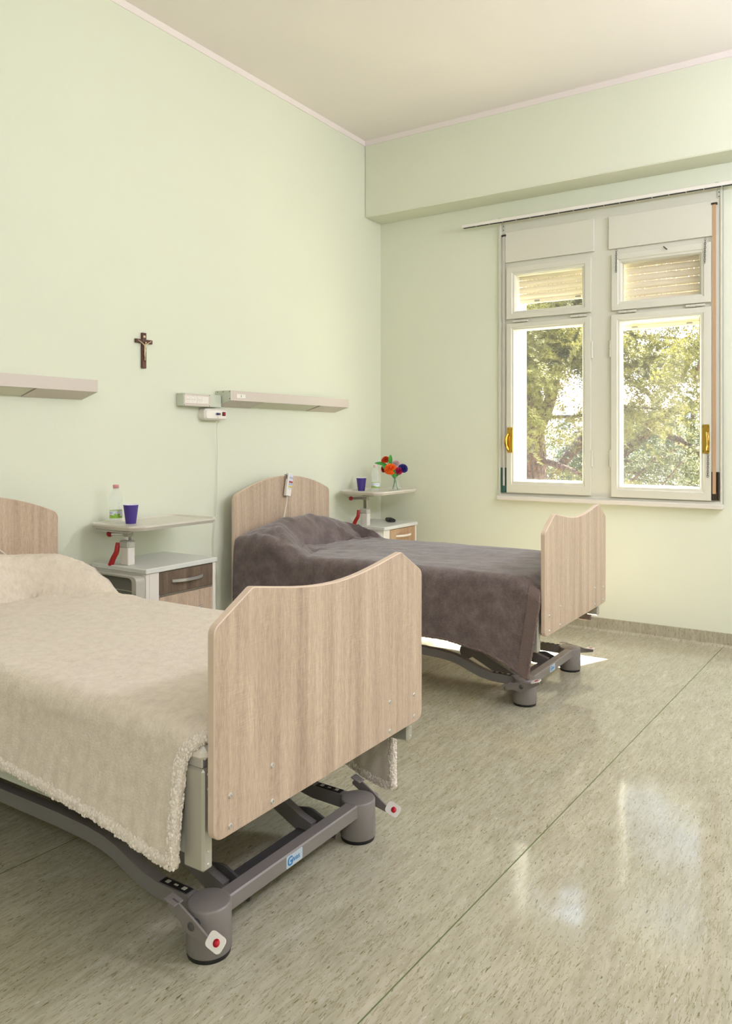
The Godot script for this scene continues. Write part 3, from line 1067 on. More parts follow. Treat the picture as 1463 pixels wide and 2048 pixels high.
func brake_pedal(t: Node3D, x: float, side: float, tilt: float, lip: float) -> void:
	var o := Node3D.new()
	o.name = "brake_pedal"
	t.add_child(o, true)
	o.position = V(x, 0.104, side * 0.412)
	o.rotation.z = tilt
	var z0 := side * 0.0
	var poly := rounded([Vector2(-0.088, 0.002), Vector2(-0.080, 0.030), Vector2(-0.055, 0.030), Vector2(0.0, 0.020), Vector2(0.055, 0.006), Vector2(0.098, 0.010), Vector2(0.098, -0.008), Vector2(0.05, -0.016), Vector2(-0.01, -0.024), Vector2(-0.05, -0.004)], [0.006, 0.006, 0.01, 0.02, 0.02, 0.004, 0.004, 0.02, 0.03, 0.01], 4)
	put("lever", MB.new().prism(poly, -0.003, 0.003, 2).done(), M.grey_paint, o)
	put("rear_tread", MB.new().span(V(-0.092, 0.026, -0.016), V(-0.054, 0.030, 0.016), 0.001).done(), M.grey_paint, o)
	var tread := MB.new()
	tread.xf = Transform3D(Basis(V(1, 0, 0), lip * side), V(0.082, 0.008, 0))
	tread.prism(rounded([Vector2(-0.024, -0.019), Vector2(0.024, -0.019), Vector2(0.024, 0.019), Vector2(-0.024, 0.019)], [0.012, 0.012, 0.012, 0.012], 4), 0.0, 0.005, 1)
	put("front_tread", tread.done(), M.white_plastic, o)
	var dot := MB.new()
	dot.xf = tread.xf
	dot.lathe([Vector2(0.0, 0.0062), Vector2(0.009, 0.0062), Vector2(0.009, 0.005)], V(0.004, 0, 0), 18)
	put("red_dot", dot.done(), M.red_dot, o)
	var piv := MB.new()
	piv.xf = Transform3D(Basis(V(1, 0, 0), PI / 2), V(0, 0, 0))
	piv.lathe([Vector2(0, 0.008), Vector2(0.007, 0.008), Vector2(0.011, 0.004), Vector2(0.011, -0.02), Vector2(0.0, -0.02)], Vector3.ZERO, 18)
	if side < 0:
		pass
	put("pivot_bolt", piv.done(), M.dark_grey if side > 0 else M.grey_paint, o)


func make_bed(i: int, label: String, near_tilt: float, near_lip: float, far_tilt: float, far_lip: float) -> Node3D:
	var t := thing("hospital_bed", V(BED_X[i], 0, BED_Z[i]), label, "bed", "hospital beds")
	# boards: outlines in (z, y)
	var pts := [Vector2(0.486, 0.378), Vector2(0.486, 0.868), Vector2(0.352, 0.945)]
	for k in range(1, 16):
		var a := k / 16.0
		pts.append(Vector2(lerpf(0.352, -0.352, a), 0.945 - 0.041 * sin(PI * a) * (0.85 + 0.15 * sin(PI * a))))
	pts.append_array([Vector2(-0.352, 0.945), Vector2(-0.486, 0.868), Vector2(-0.486, 0.378)])
	var rad := []
	rad.resize(pts.size())
	rad.fill(0.0)
	rad[0] = 0.032; rad[1] = 0.030; rad[2] = 0.02; rad[-3] = 0.02; rad[-2] = 0.030; rad[-1] = 0.032
	var fb := end_board(t, "footboard", rounded(pts, rad, 5), -0.022, 0.0, "wood-grain footboard with a dipped top edge")
	var sc := MB.new()
	sc.xf = Transform3D(Basis(V(0, 0, 1), -PI / 2), Vector3.ZERO)
	sc.lathe([Vector2(0, 0.0014), Vector2(0.0022, 0.0014), Vector2(0.0026, 0.0030), Vector2(0.0052, 0.0030), Vector2(0.0068, 0.0), Vector2(0.0068, -0.001)], Vector3.ZERO, 14, 0)
	var screw := sc.done()
	for z in [0.4334, 0.2813, -0.2813, -0.4334]:
		for y in ([0.399, 0.470] if absf(z) > 0.4 else [0.398, 0.488]):
			put("screw", screw, M.steel, fb, V(0, y, z))
	pts = [Vector2(0.488, 0.30)]
	for k in 25:
		var a := lerpf(0.488, -0.488, k / 24.0)
		pts.append(Vector2(a, 1.068 - 0.105 * pow(absf(a) / 0.488, 2.0)))
	pts.append(Vector2(-0.488, 0.30))
	rad.resize(pts.size())
	rad.fill(0.0)
	rad[1] = 0.04; rad[-2] = 0.04
	pts[2] = pts[2].lerp(pts[3], 0.9); pts[-3] = pts[-3].lerp(pts[-4], 0.9)
	end_board(t, "headboard", rounded(pts, rad, 6), -1.968, -1.946, "wood-grain headboard with an arched top")
	put("mattress", MB.new().span(V(-1.925, 0.43, -0.435), V(-0.045, 0.59, 0.435), 0.03).done(), M.mattress, t)
	# sleeping deck: two side panels, cross pieces and slatted base
	var dk := MB.new()
	for z in [-0.30, 0.0, 0.30]: dk.span(V(-1.92, 0.385, z - 0.02), V(-0.03, 0.425, z + 0.02), 0.003)
	for x in [-1.9, -1.45, -1.0, -0.55, -0.08]: dk.span(V(x - 0.025, 0.36, -0.45), V(x + 0.025, 0.42, 0.45), 0.003)
	put("deck_frame", dk.done(), M.grey_paint, t)
	for s in [1.0, -1.0]:
		var sp := put("side_panel", MB.new().span(V(-1.90, 0.312, s * 0.440), V(-0.115, 0.420, s * 0.462), 0.004).done(), M.pale_paint, t)
		for x in [-0.68, -0.375, -1.4]:
			var bo := MB.new()
			bo.xf = Transform3D(Basis(V(1, 0, 0), PI / 2 * s), V(x, 0.334, s * 0.462))
			bo.lathe([Vector2(0, 0.007), Vector2(0.011, 0.007), Vector2(0.014, 0.004), Vector2(0.014, 0.0)], Vector3.ZERO, 18)
			bo.ball(V(0.005, 0.007, 0.0), V(0.002, 0.0015, 0.002), 5)
			put("bolt", bo.done(), M.steel, sp)
		# side rail posts with rounded caps
		for x in [-0.068, -1.86]:
			var post := put("rail_post", MB.new().span(V(x - 0.033, 0.300, s * 0.452), V(x + 0.033, 0.538, s * 0.486), 0.006).done(), M.aluminium, t)
			put("inner_bar", MB.new().span(V(x - 0.026, 0.538, s * 0.456), V(x + 0.026, 0.566, s * 0.482), 0.003).done(), M.steel, post)
			put("post_cap", MB.new().span(V(x - 0.026, 0.552, s * 0.448), V(x + 0.036, 0.590, s * 0.488), 0.014).done(), M.cream_plastic, post)
			put("release_button", MB.new().span(V(x - 0.043, 0.535, s * 0.458), V(x - 0.027, 0.562, s * 0.482), 0.003).done(), M.red_plastic, post)
			for yy in [0.315, 0.345, 0.49, 0.525]:
				put("rivet", MB.new().ball(V(x + 0.033, yy, s * 0.47), V(0.002, 0.004, 0.004), 5).done(), M.steel, post)
	# the arms that raise the deck
	for e in [[-0.26, -1.0], [-1.71, 1.0]]:
		var x0: float = e[0]
		var k: float = e[1]
		for z in [0.20, -0.20]:
			put("lift_arm", MB.new().ribbon([Vector2(x0 - 0.02 * k, 0.062), Vector2(x0 + 0.03 * k, 0.078), Vector2(x0 + 0.26 * k, 0.185)], 0.050, z - 0.014, z + 0.014).done(), M.base_paint, t)
			var lobe := PackedVector2Array()
			for q in 20: lobe.append(Vector2(x0 + 0.275 * k + 0.040 * cos(TAU * q / 20), 0.176 + 0.040 * sin(TAU * q / 20)))
			put("arm_pivot", MB.new().prism(lobe, z - 0.018, z + 0.018, 2).done(), M.base_paint, t)
			put("deck_hanger", MB.new().span(V(x0 + 0.275 * k - 0.025, 0.18, z - 0.012), V(x0 + 0.275 * k + 0.025, 0.39, z + 0.012), 0.003).done(), M.base_paint, t)
			put("pivot_plate", MB.new().prism(rounded([Vector2(x0 - 0.09, 0.045), Vector2(x0 + 0.10, 0.045), Vector2(x0 + 0.10, 0.080), Vector2(x0, 0.118), Vector2(x0 - 0.09, 0.10)], [0.03, 0.01, 0.02, 0.05, 0.03], 4), z - 0.024, z - 0.016, 2).done(), M.dark_grey, t)
		put("cross_plate", MB.new().span(V(x0 - 0.03, 0.046, -0.21), V(x0 + 0.03, 0.060, 0.21), 0.003).done(), M.dark_grey, t)
	# base: long tubes that dip to the castors, cross bars, castors under round hoods
	for s in [1.0, -1.0]:
		var p := [Vector2(-0.20, 0.108), Vector2(-0.33, 0.110), Vector2(-0.39, 0.120), Vector2(-0.44, 0.137), Vector2(-0.50, 0.160), Vector2(-0.55, 0.172), Vector2(-0.62, 0.180), Vector2(-0.75, 0.184)]
		var q := []
		for v in p: q.append(v)
		p.reverse()
		for v in p: q.append(Vector2(-1.97 - v.x, v.y))
		var tb := put("base_tube", MB.new().ribbon(q, 0.042, s * 0.326, s * 0.360).done(), M.base_paint, t)
		put("warning_strip", MB.new().span(V(-0.325, 0.1305, s * 0.331), V(-0.225, 0.1325, s * 0.355)).done(), M.black, tb)
		for k in 3:
			put("warning_symbol", MB.new().box(V(-0.305 + 0.03 * k, 0.133, s * 0.343), V(0.012, 0.0012, 0.012 - 0.006 * (k % 2))).done(), M.rack_grey, tb)
		for e in [-0.159, -1.811]:
			var hd := MB.new()
			var prof := [Vector2(0.0, 0.131), Vector2(0.050, 0.131), Vector2(0.0545, 0.1295), Vector2(0.057, 0.125), Vector2(0.058, 0.015), Vector2(0.056, 0.011)]
			hd.lathe(prof, V(e, 0, s * 0.341), 36)
			var ho := put("castor_hood", hd.done(), M.grey_paint, t)
			put("tread_ring", MB.new().lathe([Vector2(0.056, 0.013), Vector2(0.055, 0.0), Vector2(0.0, 0.0)], V(e, 0, s * 0.341), 36).done(), M.black, ho)
	for e in [[-0.173, -0.128], [-1.842, -1.797]]:
		put("cross_bar", MB.new().span(V(e[0], 0.085, -0.300), V(e[1], 0.1285, 0.300), 0.004).done(), M.grey_paint, t)
	# maker's sticker on the foot cross bar
	var stick := put("maker_sticker", MB.new().prism(rounded([Vector2(-0.005, 0.090), Vector2(0.068, 0.090), Vector2(0.068, 0.124), Vector2(-0.005, 0.124)], [0.004, 0.004, 0.004, 0.004], 3), -0.1279, -0.1272, 0).done(), plain("b9c6cd", 0.4), t)
	for wd in [["G", 0.027, 0.065], ["ivas", 0.014, 0.043]]:
		var tm := TextMesh.new()
		tm.text = wd[0]
		tm.font_size = 32
		tm.pixel_size = wd[1] / 24.0
		tm.depth = 0.0006
		tm.horizontal_alignment = HORIZONTAL_ALIGNMENT_LEFT
		var fnt := SystemFont.new()
		fnt.font_names = PackedStringArray(["Droid Sans"])
		fnt.font_weight = 700
		tm.font = fnt
		var le := put("lettering", tm, plain("2f7fb5", 0.4), stick, V(-0.1268, 0.107, wd[2]))
		le.rotation.y = PI / 2
	brake_pedal(t, -0.147, 1.0, near_tilt, near_lip)
	brake_pedal(t, -0.147, -1.0, far_tilt, far_lip)
	return t


func beds() -> void:
	make_bed(0, "hospital bed under the cream fleece blanket", -0.24, 0.9, -0.32, -1.0)
	make_bed(1, "hospital bed under the mauve plush blanket", 0.36, 0.1, 0.05, 0.1)


# ------------------------------------------------------------------ blankets
class Drape:
	var top := 0.64
	var hw := 0.435
	var r := 0.065
	var head := -1.935
	var foot_top := -0.030
	var foot_hem := -0.10
	var foot_side := -0.09
	var far_foot_hem := -0.10
	var hem_near: Array          # heights of the hem at the head, the middle and the foot
	var hem_far: Array
	var flare := 0.03
	var pil := [0.17, -1.69, 0.2, 0.0]   # height, front edge, how far it reaches forward at the near and the far side
	var ripple := 0.004
	var ripple_k := 60.0
	var wrinkle := 0.005
	var dip := 0.02
	var nz := FastNoiseLite.new()
	var nz2 := FastNoiseLite.new()
	var folds := []              # [from (x, z), to (x, z), height, width]

	func fold_at(x: float, z: float) -> float:
		var p := Vector2(x, z)
		var sum := 0.0
		for f in folds:
			var q := Geometry2D.get_closest_point_to_segment(p, f[0], f[1])
			var along: float = q.distance_to(f[0]) / f[0].distance_to(f[1])
			var dd: float = p.distance_to(q) / f[3]
			sum += f[2] * exp(-dd * dd) * (0.35 + 0.65 * sin(PI * clampf(along, 0.0, 1.0)))
		return sum

	func pillow(x: float, z: float) -> float:
		var xe: float = pil[1] + pil[2] * smoothstep(0.12, 0.5, z) + pil[3] * smoothstep(0.12, 0.5, -z)
		var s := clampf((x - head) / (xe - head), 0.0, 1.0)
		var f := (0.66 + 0.34 * sin(PI * minf(s * 0.95 + 0.02, 1.0))) * pow(maxf(0.0, 1.0 - pow(s, 3.0)), 0.75)
		var g := pow(maxf(0.0, 1.0 - pow(absf(z) / 0.54, 3.2)), 0.7)
		return pil[0] * f * g

	# height of the hem: a curve through points (x, y) given from head to foot
	func three(a: Array, x: float) -> float:
		if x <= a[0].x: return a[0].y
		for k in a.size() - 1:
			if x <= a[k + 1].x:
				var t: float = (x - a[k].x) / (a[k + 1].x - a[k].x)
				return cubic_interpolate(a[k].y, a[k + 1].y, a[maxi(k - 1, 0)].y, a[mini(k + 2, a.size() - 1)].y, t)
		return a[-1].y

	# s runs across the bed from the near hem (0) to the far hem (1); a runs from the head (0) to the foot (1)
	func at(a: float, s: float) -> Vector3:
		var side := 0.0
		var z := 0.0
		var y := 0.0
		var near := s < 0.5
		var q := s if near else 1.0 - s
		var sg := 1.0 if near else -1.0
		if q < 0.22: side = 1.0 - q / 0.22
		var fh := foot_hem if near else far_foot_hem
		var fs := foot_side if near else lerpf(foot_side, fh, 0.5)
		var x := lerpf(head, lerpf(lerpf(foot_top, fs, smoothstep(0.30, 0.20, q)), fh, side), a)
		var hem := three(hem_near if near else hem_far, x)
		if q < 0.22:
			var pe := pillow(x, hw)
			y = lerpf(top + pe - r, hem, side)
			z = hw + r + flare * side
			var fold := sin(x * ripple_k + 2.5 * nz.get_noise_2d(x * 2.0, sg * 5.0) + side * 2.2) * ripple
			fold += nz2.get_noise_2d(x * 1.2, sg * 9.0 + side * 0.25) * 0.020
			z += fold * pow(side, 0.6)
		elif q < 0.30:
			var an := (q - 0.22) / 0.08 * PI / 2
			y = top + pillow(x, hw) - r + r * sin(an)
			z = hw + r * cos(an)
		else:
			z = hw * (1.0 - (q - 0.30) / 0.20)
			y = top + pillow(x, z * sg)
		var near_pillow := clampf(1.0 - absf(x - pil[1]) / 0.45, 0.0, 1.0)
		var w := wrinkle * (0.5 + 1.8 * near_pillow)
		var wr := nz.get_noise_3d(x * 3.0 + z * sg, z * sg * 5.0, y * 4.0) * w + nz2.get_noise_2d(x * 1.0, z * sg * 1.3) * wrinkle * 1.6
		var crease := 1.0 - absf(nz.get_noise_3d(x * 4.5 - z * sg * 2.0 + 7.0, z * sg * 2.2, 3.0)) * 3.2
		wr -= maxf(crease, 0.0) * wrinkle * 1.3 * near_pillow * near_pillow
		y += (wr + fold_at(x, z * sg)) * (1.0 - side)
		z += wr * side * 0.7
		y -= dip * smoothstep(foot_top - 0.09, foot_top, x) * (1.0 - side)
		return Vector3(x, y, z * sg)


func drape_mesh(d: Drape, off: float, nu: int, ns: int, flip := false, a0 := 0.0, s0 := 0.0, s1 := 1.0) -> ArrayMesh:
	var pos := PackedVector3Array()
	var nor := PackedVector3Array()
	pos.resize((nu + 1) * (ns + 1))
	nor.resize(pos.size())
	for i in nu + 1:
		for j in ns + 1: pos[i * (ns + 1) + j] = d.at(lerpf(a0, 1.0, float(i) / nu), lerpf(s0, s1, float(j) / ns))
	for i in nu + 1:
		for j in ns + 1:
			var a := pos[mini(i + 1, nu) * (ns + 1) + j] - pos[maxi(i - 1, 0) * (ns + 1) + j]
			var b := pos[i * (ns + 1) + mini(j + 1, ns)] - pos[i * (ns + 1) + maxi(j - 1, 0)]
			nor[i * (ns + 1) + j] = b.cross(a).normalized() * -1.0
	var idx := PackedInt32Array()
	for i in nu:
		for j in ns:
			var k := i * (ns + 1) + j
			if flip: idx.append_array([k, k + ns + 1, k + 1, k + 1, k + ns + 1, k + ns + 2])
			else: idx.append_array([k, k + 1, k + ns + 1, k + 1, k + ns + 2, k + ns + 1])
	var sgn := 1.0
	var mid := nor[(nu / 2) * (ns + 1) + ns / 2]
	if (mid.y if s1 > 0.9 else mid.z) < 0.0: sgn = -1.0
	for k in pos.size():
		nor[k] *= sgn
		pos[k] += nor[k] * off
		if flip: nor[k] = -nor[k]
	var arr := []
	arr.resize(Mesh.ARRAY_MAX)
	arr[Mesh.ARRAY_VERTEX] = pos
	arr[Mesh.ARRAY_NORMAL] = nor
	arr[Mesh.ARRAY_INDEX] = idx
	var m := ArrayMesh.new()
	m.add_surface_from_arrays(Mesh.PRIMITIVE_TRIANGLES, arr)
	return m


# a woolly tube along the blanket's edge
func border_mesh(pts: Array, r: float, sd: int, rough: float) -> ArrayMesh:
	var nz := FastNoiseLite.new()
	nz.seed = sd
	nz.frequency = 1.0
	var c := Curve3D.new()
	for p in pts: c.add_point(p)
	c.bake_interval = 0.0035
	var path := c.get_baked_points()
	var sides := 14
	var mb := MB.new()
	var rings := []
	for i in path.size():
		var t: Vector3 = (path[mini(i + 2, path.size() - 1)] - path[maxi(i - 2, 0)]).normalized()
		var side := t.cross(V(0.2, 0.5, 1)).normalized()
		var up := t.cross(side)
		var ring := []
		for k in sides:
			var a := TAU * k / sides
			var d := side * cos(a) + up * sin(a)
			var p := path[i] + d * r
			ring.append(p + d * nz.get_noise_3dv(p * 170.0) * rough + d * nz.get_noise_3dv(p * 60.0) * rough)
		rings.append(ring)
	for i in rings.size() - 1:
		for k in sides:
			var n := (k + 1) % sides
			mb.quad(rings[i][k], rings[i][n], rings[i + 1][n], rings[i + 1][k])
	mb.face(rings[0], path[0] + (path[1] - path[0]) * 3.0)
	mb.face(rings[-1], path[-1] + (path[-2] - path[-1]) * 3.0)
	return mb.done()


# little curls of wool all over the border: too many to count
func tufts(t: Node3D, pts: Array, r: float, mat: Material, sd: int) -> void:
	var c := Curve3D.new()
	for p in pts: c.add_point(p)
	c.bake_interval = 0.004
	var rng := RandomNumberGenerator.new()
	rng.seed = sd
	var n := int(c.get_baked_length() * 3400.0)
	var mm := MultiMesh.new()
	mm.transform_format = MultiMesh.TRANSFORM_3D
	mm.mesh = MB.new().ball(Vector3.ZERO, Vector3.ONE, 4).done()
	mm.instance_count = n
	for i in n:
		var o := c.sample_baked(rng.randf() * c.get_baked_length())
		var d := V(rng.randf_range(-1, 1), rng.randf_range(-1, 1), rng.randf_range(-1, 1)).normalized()
		var s := rng.randf_range(0.0018, 0.0036)
		mm.set_instance_transform(i, Transform3D(Basis.from_euler(V(rng.randf() * 6, rng.randf() * 6, 0)).scaled(V(s, s * 1.5, s)), o + d * r))
	var m := MultiMeshInstance3D.new()
	m.name = "wool_tufts"
	m.multimesh = mm
	m.material_override = mat
	m.set_meta("kind", "stuff")
	t.add_child(m, true)


func make_blanket(i: int, d: Drape, label: String, cover: Material, lining: Material, edge: Material, r: float, rough: float) -> void:
	var t := thing("blanket", V(BED_X[i], 0, BED_Z[i]), label, "blanket", "blankets on the beds")
	put("cover", drape_mesh(d, 0.0, 170, 150), cover, t)
	put("lining", drape_mesh(d, -0.012, 120, 110, true), lining, t)
	var pts := []
	for k in 61: pts.append(d.at(k / 60.0, 0.0) + V(0, 0, -0.006))
	for k in range(1, 29): pts.append(d.at(1.0, 0.30 * k / 28.0) + V(-0.004, -0.004, -0.004))
	put("hem", border_mesh(pts, r, 31, rough), edge, t)
	if i == 0: tufts(t, pts, r, M.wool, 33)
	if i == 1:
		put("sewn_band", drape_mesh(d, 0.0035, 10, 40, false, 0.972, 0.0, 0.27), edge, t)
	pts = []
	for k in 61: pts.append(d.at(k / 60.0, 1.0) + V(0, 0, 0.006))
	for k in range(1, 29): pts.append(d.at(1.0, 1.0 - 0.30 * k / 28.0) + V(-0.004, -0.004, 0.004))
	put("hem", border_mesh(pts, r, 32, rough), edge, t)
	if i == 0: tufts(t, pts, r, M.wool, 34)


func blankets() -> void:
	var d := Drape.new()
	d.nz.seed = 3
	d.nz2.seed = 4
	d.nz.frequency = 1.0
	d.nz2.frequency = 1.0
	d.top = 0.640
	d.hem_near = [Vector2(-1.93, 0.45), Vector2(-1.3, 0.435), Vector2(-0.79, 0.405), Vector2(-0.36, 0.362), Vector2(-0.10, 0.320)]
	d.hem_far = [Vector2(-1.93, 0.36), Vector2(-1.2, 0.30), Vector2(-0.6, 0.22), Vector2(-0.315, 0.150), Vector2(-0.21, 0.112), Vector2(-0.13, 0.108)]
	d.foot_hem = -0.098
	d.far_foot_hem = -0.135
	d.pil = [0.195, -1.74, 0.10, 0.32]
	d.ripple = 0.0035
	d.ripple_k = 110.0
	d.folds = [[Vector2(-1.70, -0.22), Vector2(-1.36, -0.47), 0.016, 0.020], [Vector2(-1.74, -0.28), Vector2(-1.44, -0.49), 0.014, 0.016], [Vector2(-1.80, -0.30), Vector2(-1.52, -0.50), 0.012, 0.016],
		[Vector2(-1.72, 0.30), Vector2(-1.71, -0.26), -0.016, 0.022], [Vector2(-1.66, 0.34), Vector2(-1.69, -0.05), 0.010, 0.018], [Vector2(-1.60, 0.40), Vector2(-1.66, 0.02), -0.008, 0.02], [Vector2(-1.52, 0.1), Vector2(-1.50, -0.3), 0.006, 0.05]]
	make_blanket(0, d, "cream fleece blanket with a woolly white border", M.fleece, M.sherpa, M.sherpa, 0.0145, 0.0036)
	d = Drape.new()
	d.nz.seed = 13
	d.nz2.seed = 14
	d.nz.frequency = 1.0
	d.nz2.frequency = 1.0
	d.top = 0.648
	d.hem_near = [Vector2(-1.93, 0.28), Vector2(-1.3, 0.30), Vector2(-0.65, 0.308), Vector2(-0.51, 0.309), Vector2(-0.40, 0.292), Vector2(-0.28, 0.275), Vector2(-0.167, 0.229), Vector2(-0.07, 0.180)]
	d.hem_far = [Vector2(-1.93, 0.30), Vector2(-0.9, 0.25), Vector2(-0.3, 0.27), Vector2(-0.1, 0.26)]
	d.foot_hem = -0.075
	d.foot_side = -0.022
	d.r = 0.07
	d.far_foot_hem = -0.10
	d.flare = 0.012
	d.pil = [0.165, -1.68, 0.20, 0.06]
	d.ripple = 0.003
	d.ripple_k = 22.0
	d.wrinkle = 0.009
	d.folds = [[Vector2(-1.68, 0.10), Vector2(-1.47, 0.47), 0.020, 0.028], [Vector2(-1.63, 0.08), Vector2(-1.41, 0.46), -0.018, 0.026], [Vector2(-1.66, 0.12), Vector2(-1.66, -0.30), -0.014, 0.022], [Vector2(-1.80, 0.20), Vector2(-1.60, 0.45), 0.012, 0.03], [Vector2(-1.88, 0.18), Vector2(-1.74, 0.46), -0.014, 0.03], [Vector2(-1.74, -0.25), Vector2(-1.50, -0.48), 0.016, 0.022]]
	d.dip = 0.035
	make_blanket(1, d, "mauve grey plush blanket drawn over a pillow", M.plush, M.plush_hem, M.plush_hem, 0.008, 0.003)


# ------------------------------------------------------------------ bedside cabinets with overbed trays
func bow_handle(parent: Node, a: Vector3, b: Vector3, out: Vector3, mat: Material) -> void:
	var m := (a + b) / 2 + out * 0.034
	var pts := smooth_path([a, a.lerp(m, 0.42) + out * 0.012, m, b.lerp(m, 0.42) + out * 0.012, b], 6)
	var mb := MB.new()
	for i in pts.size() - 1:
		var h := V(0, 0.007, 0)
		var w := out * 0.005
		var p: Vector3 = pts[i]
		var q: Vector3 = pts[i + 1]
		var c := (p + q) / 2
		mb.face([p + h + w, q + h + w, q - h + w, p - h + w], c)
		mb.face([p + h - w, q + h - w, q - h - w, p - h - w], c)
		mb.face([p + h + w, q + h + w, q + h - w, p + h - w], c)
		mb.face([p - h + w, q - h + w, q - h - w, p - h - w], c)
	for e in [[pts[0], pts[1]], [pts[-1], pts[-2]]]:
		mb.face([e[0] + V(0, 0.007, 0) + out * 0.005, e[0] + V(0, 0.007, 0) - out * 0.005, e[0] - V(0, 0.007, 0) - out * 0.005, e[0] - V(0, 0.007, 0) + out * 0.005], e[1])
	put("handle", mb.done(), mat, parent)


func make_cabinet(z1: float, label: String, drawer_mat: Material, handle_mat: Material, tray_y: float, tray_dx: float, tray_turn: float) -> void:
	# local: x = 0 at the wall side, front at x = 0.407; z = 0 at the near side, running to -0.483
	var t := thing("bedside_cabinet", V(-3.330, 0, z1), label, "cabinet", "bedside cabinets with overbed trays")
	var fx := 0.397
	put("worktop", MB.new().span(V(0, 0.655, -0.483), V(0.407, 0.680, 0), 0.004).done(), M.cab_top, t)
	var body := MB.new()
	body.span(V(0.01, 0.09, -0.028), V(fx, 0.655, -0.006), 0.002)
	body.span(V(0.01, 0.09, -0.478), V(fx, 0.655, -0.456), 0.002)
	body.span(V(0.01, 0.09, -0.456), V(0.026, 0.655, -0.028))
	body.span(V(0.026, 0.09, -0.456), V(fx - 0.005, 0.11, -0.028))
	body.span(V(fx - 0.10, 0.09, -0.088), V(fx, 0.655, -0.028), 0.001)
	body.span(V(0.026, 0.530, -0.456), V(fx - 0.02, 0.534, -0.088))
	put("body", body.done(), M.cab_white, t)
	var dr := put("drawer", MB.new().span(V(fx - 0.02, 0.541, -0.453), V(fx + 0.002, 0.651, -0.090), 0.001).done(), drawer_mat, t)
	bow_handle(dr, V(fx + 0.002, 0.600, -0.168), V(fx + 0.002, 0.600, -0.378), V(1, 0, 0), handle_mat)
	var door := put("door", MB.new().span(V(fx - 0.02, 0.115, -0.453), V(fx + 0.002, 0.529, -0.090), 0.001).done(), M.board, t)
	bow_handle(door, V(fx + 0.002, 0.44, -0.168), V(fx + 0.002, 0.44, -0.378), V(1, 0, 0), handle_mat)
	# open rack on the near side
	var rk := Node3D.new()
	rk.name = "side_rack"
	t.add_child(rk, true)
	var outer := rounded([Vector2(0.012, 0.25), Vector2(0.392, 0.25), Vector2(0.392, 0.648), Vector2(0.012, 0.648)], [0.03, 0.03, 0.03, 0.03], 5)
	var inner := rounded([Vector2(0.034, 0.272), Vector2(0.362, 0.272), Vector2(0.362, 0.640), Vector2(0.034, 0.640)], [0.02, 0.02, 0.03, 0.03], 5)
	var fr := MB.new()
	for k in outer.size():
		var n := (k + 1) % outer.size()
		fr.face([V(outer[k].x, outer[k].y, 0.050), V(outer[n].x, outer[n].y, 0.050), V(inner[n].x, inner[n].y, 0.050), V(inner[k].x, inner[k].y, 0.050)], V(0.2, 0.45, -1))
		fr.face([V(outer[k].x, outer[k].y, -0.006), V(outer[n].x, outer[n].y, -0.006), V(outer[n].x, outer[n].y, 0.050), V(outer[k].x, outer[k].y, 0.050)], V(0.2, 0.45, 0.02))
		fr.face([V(inner[k].x, inner[k].y, 0.0), V(inner[n].x, inner[n].y, 0.0), V(inner[n].x, inner[n].y, 0.050), V(inner[k].x, inner[k].y, 0.050)], V(inner[k].x, inner[k].y, 0.02) * 2.0 - V(0.2, 0.45, 0.02))
	put("rack_frame", fr.done(), M.rack_grey, rk)
	put("rack_back", MB.new().cap(inner, 0.0005, 2, 1.0).done(), M.rack_dark, rk)
	put("rack_wire", MB.new().tube([V(0.034, 0.575, 0.035), V(0.364, 0.575, 0.035)], 0.0022, 8).done(), M.chrome, rk)
	put("rack_wire", MB.new().tube([V(0.034, 0.45, 0.035), V(0.364, 0.45, 0.035)], 0.0022, 8).done(), M.chrome, rk)
	for x in [0.05, 0.36]:
		for z in [-0.05, -0.43]:
			var ca := MB.new()
			ca.xf = Transform3D(Basis(V(1, 0, 0), PI / 2), V(x, 0.035, z - 0.012))
			ca.lathe([Vector2(0, 0.024), Vector2(0.030, 0.024), Vector2(0.035, 0.020), Vector2(0.035, 0.004), Vector2(0.030, 0), Vector2(0, 0)], Vector3.ZERO, 20)
			ca.xf = Transform3D.IDENTITY
			ca.span(V(x - 0.012, 0.04, z - 0.018), V(x + 0.012, 0.092, z - 0.010), 0.002)
			put("castor", ca.done(), M.dark_grey, t)
	# post, clamp and swivelling tray
	var px := 0.211
	var pz := -0.054
	var post := put("post", MB.new().span(V(px - 0.026, 0.680, pz - 0.022), V(px + 0.026, 0.776, pz + 0.022), 0.003).done(), M.cab_white, t)
	put("clamp_head", MB.new().span(V(px - 0.040, 0.762, pz - 0.026), V(px + 0.030, 0.802, pz + 0.026), 0.008).done(), M.rack_grey, post)
	put("release_lever", MB.new().tube(smooth_path([V(px - 0.046, 0.788, pz + 0.024), V(px - 0.044, 0.768, pz + 0.030), V(px - 0.046, 0.742, pz + 0.034), V(px - 0.064, 0.708, pz + 0.040), V(px - 0.076, 0.676, pz + 0.044)], 6), tapered(25, 0.0115, 0.0145), 12).done(), M.red_plastic, post)
	put("inner_shaft", MB.new().span(V(px - 0.013, 0.802, pz - 0.011), V(px + 0.013, tray_y - 0.024, pz + 0.011), 0.002).done(), M.chrome, post)
	put("swivel_head", MB.new().span(V(px - 0.02, tray_y - 0.058, pz - 0.018), V(px + 0.022, tray_y - 0.020, pz + 0.018), 0.004).done(), M.rack_grey, post)
	put("knob_shaft", MB.new().tube([V(px - 0.015, tray_y - 0.044, pz), V(px - 0.100, tray_y - 0.050, pz + 0.014)], 0.0105, 12).done(), M.chrome, post)
	put("red_knob", MB.new().ball(V(px - 0.118, tray_y - 0.051, pz + 0.017), V(0.017, 0.0155, 0.0155), 10).done(), M.red_plastic, post)
	var tr := Node3D.new()
	tr.name = "tray"
	t.add_child(tr, true)
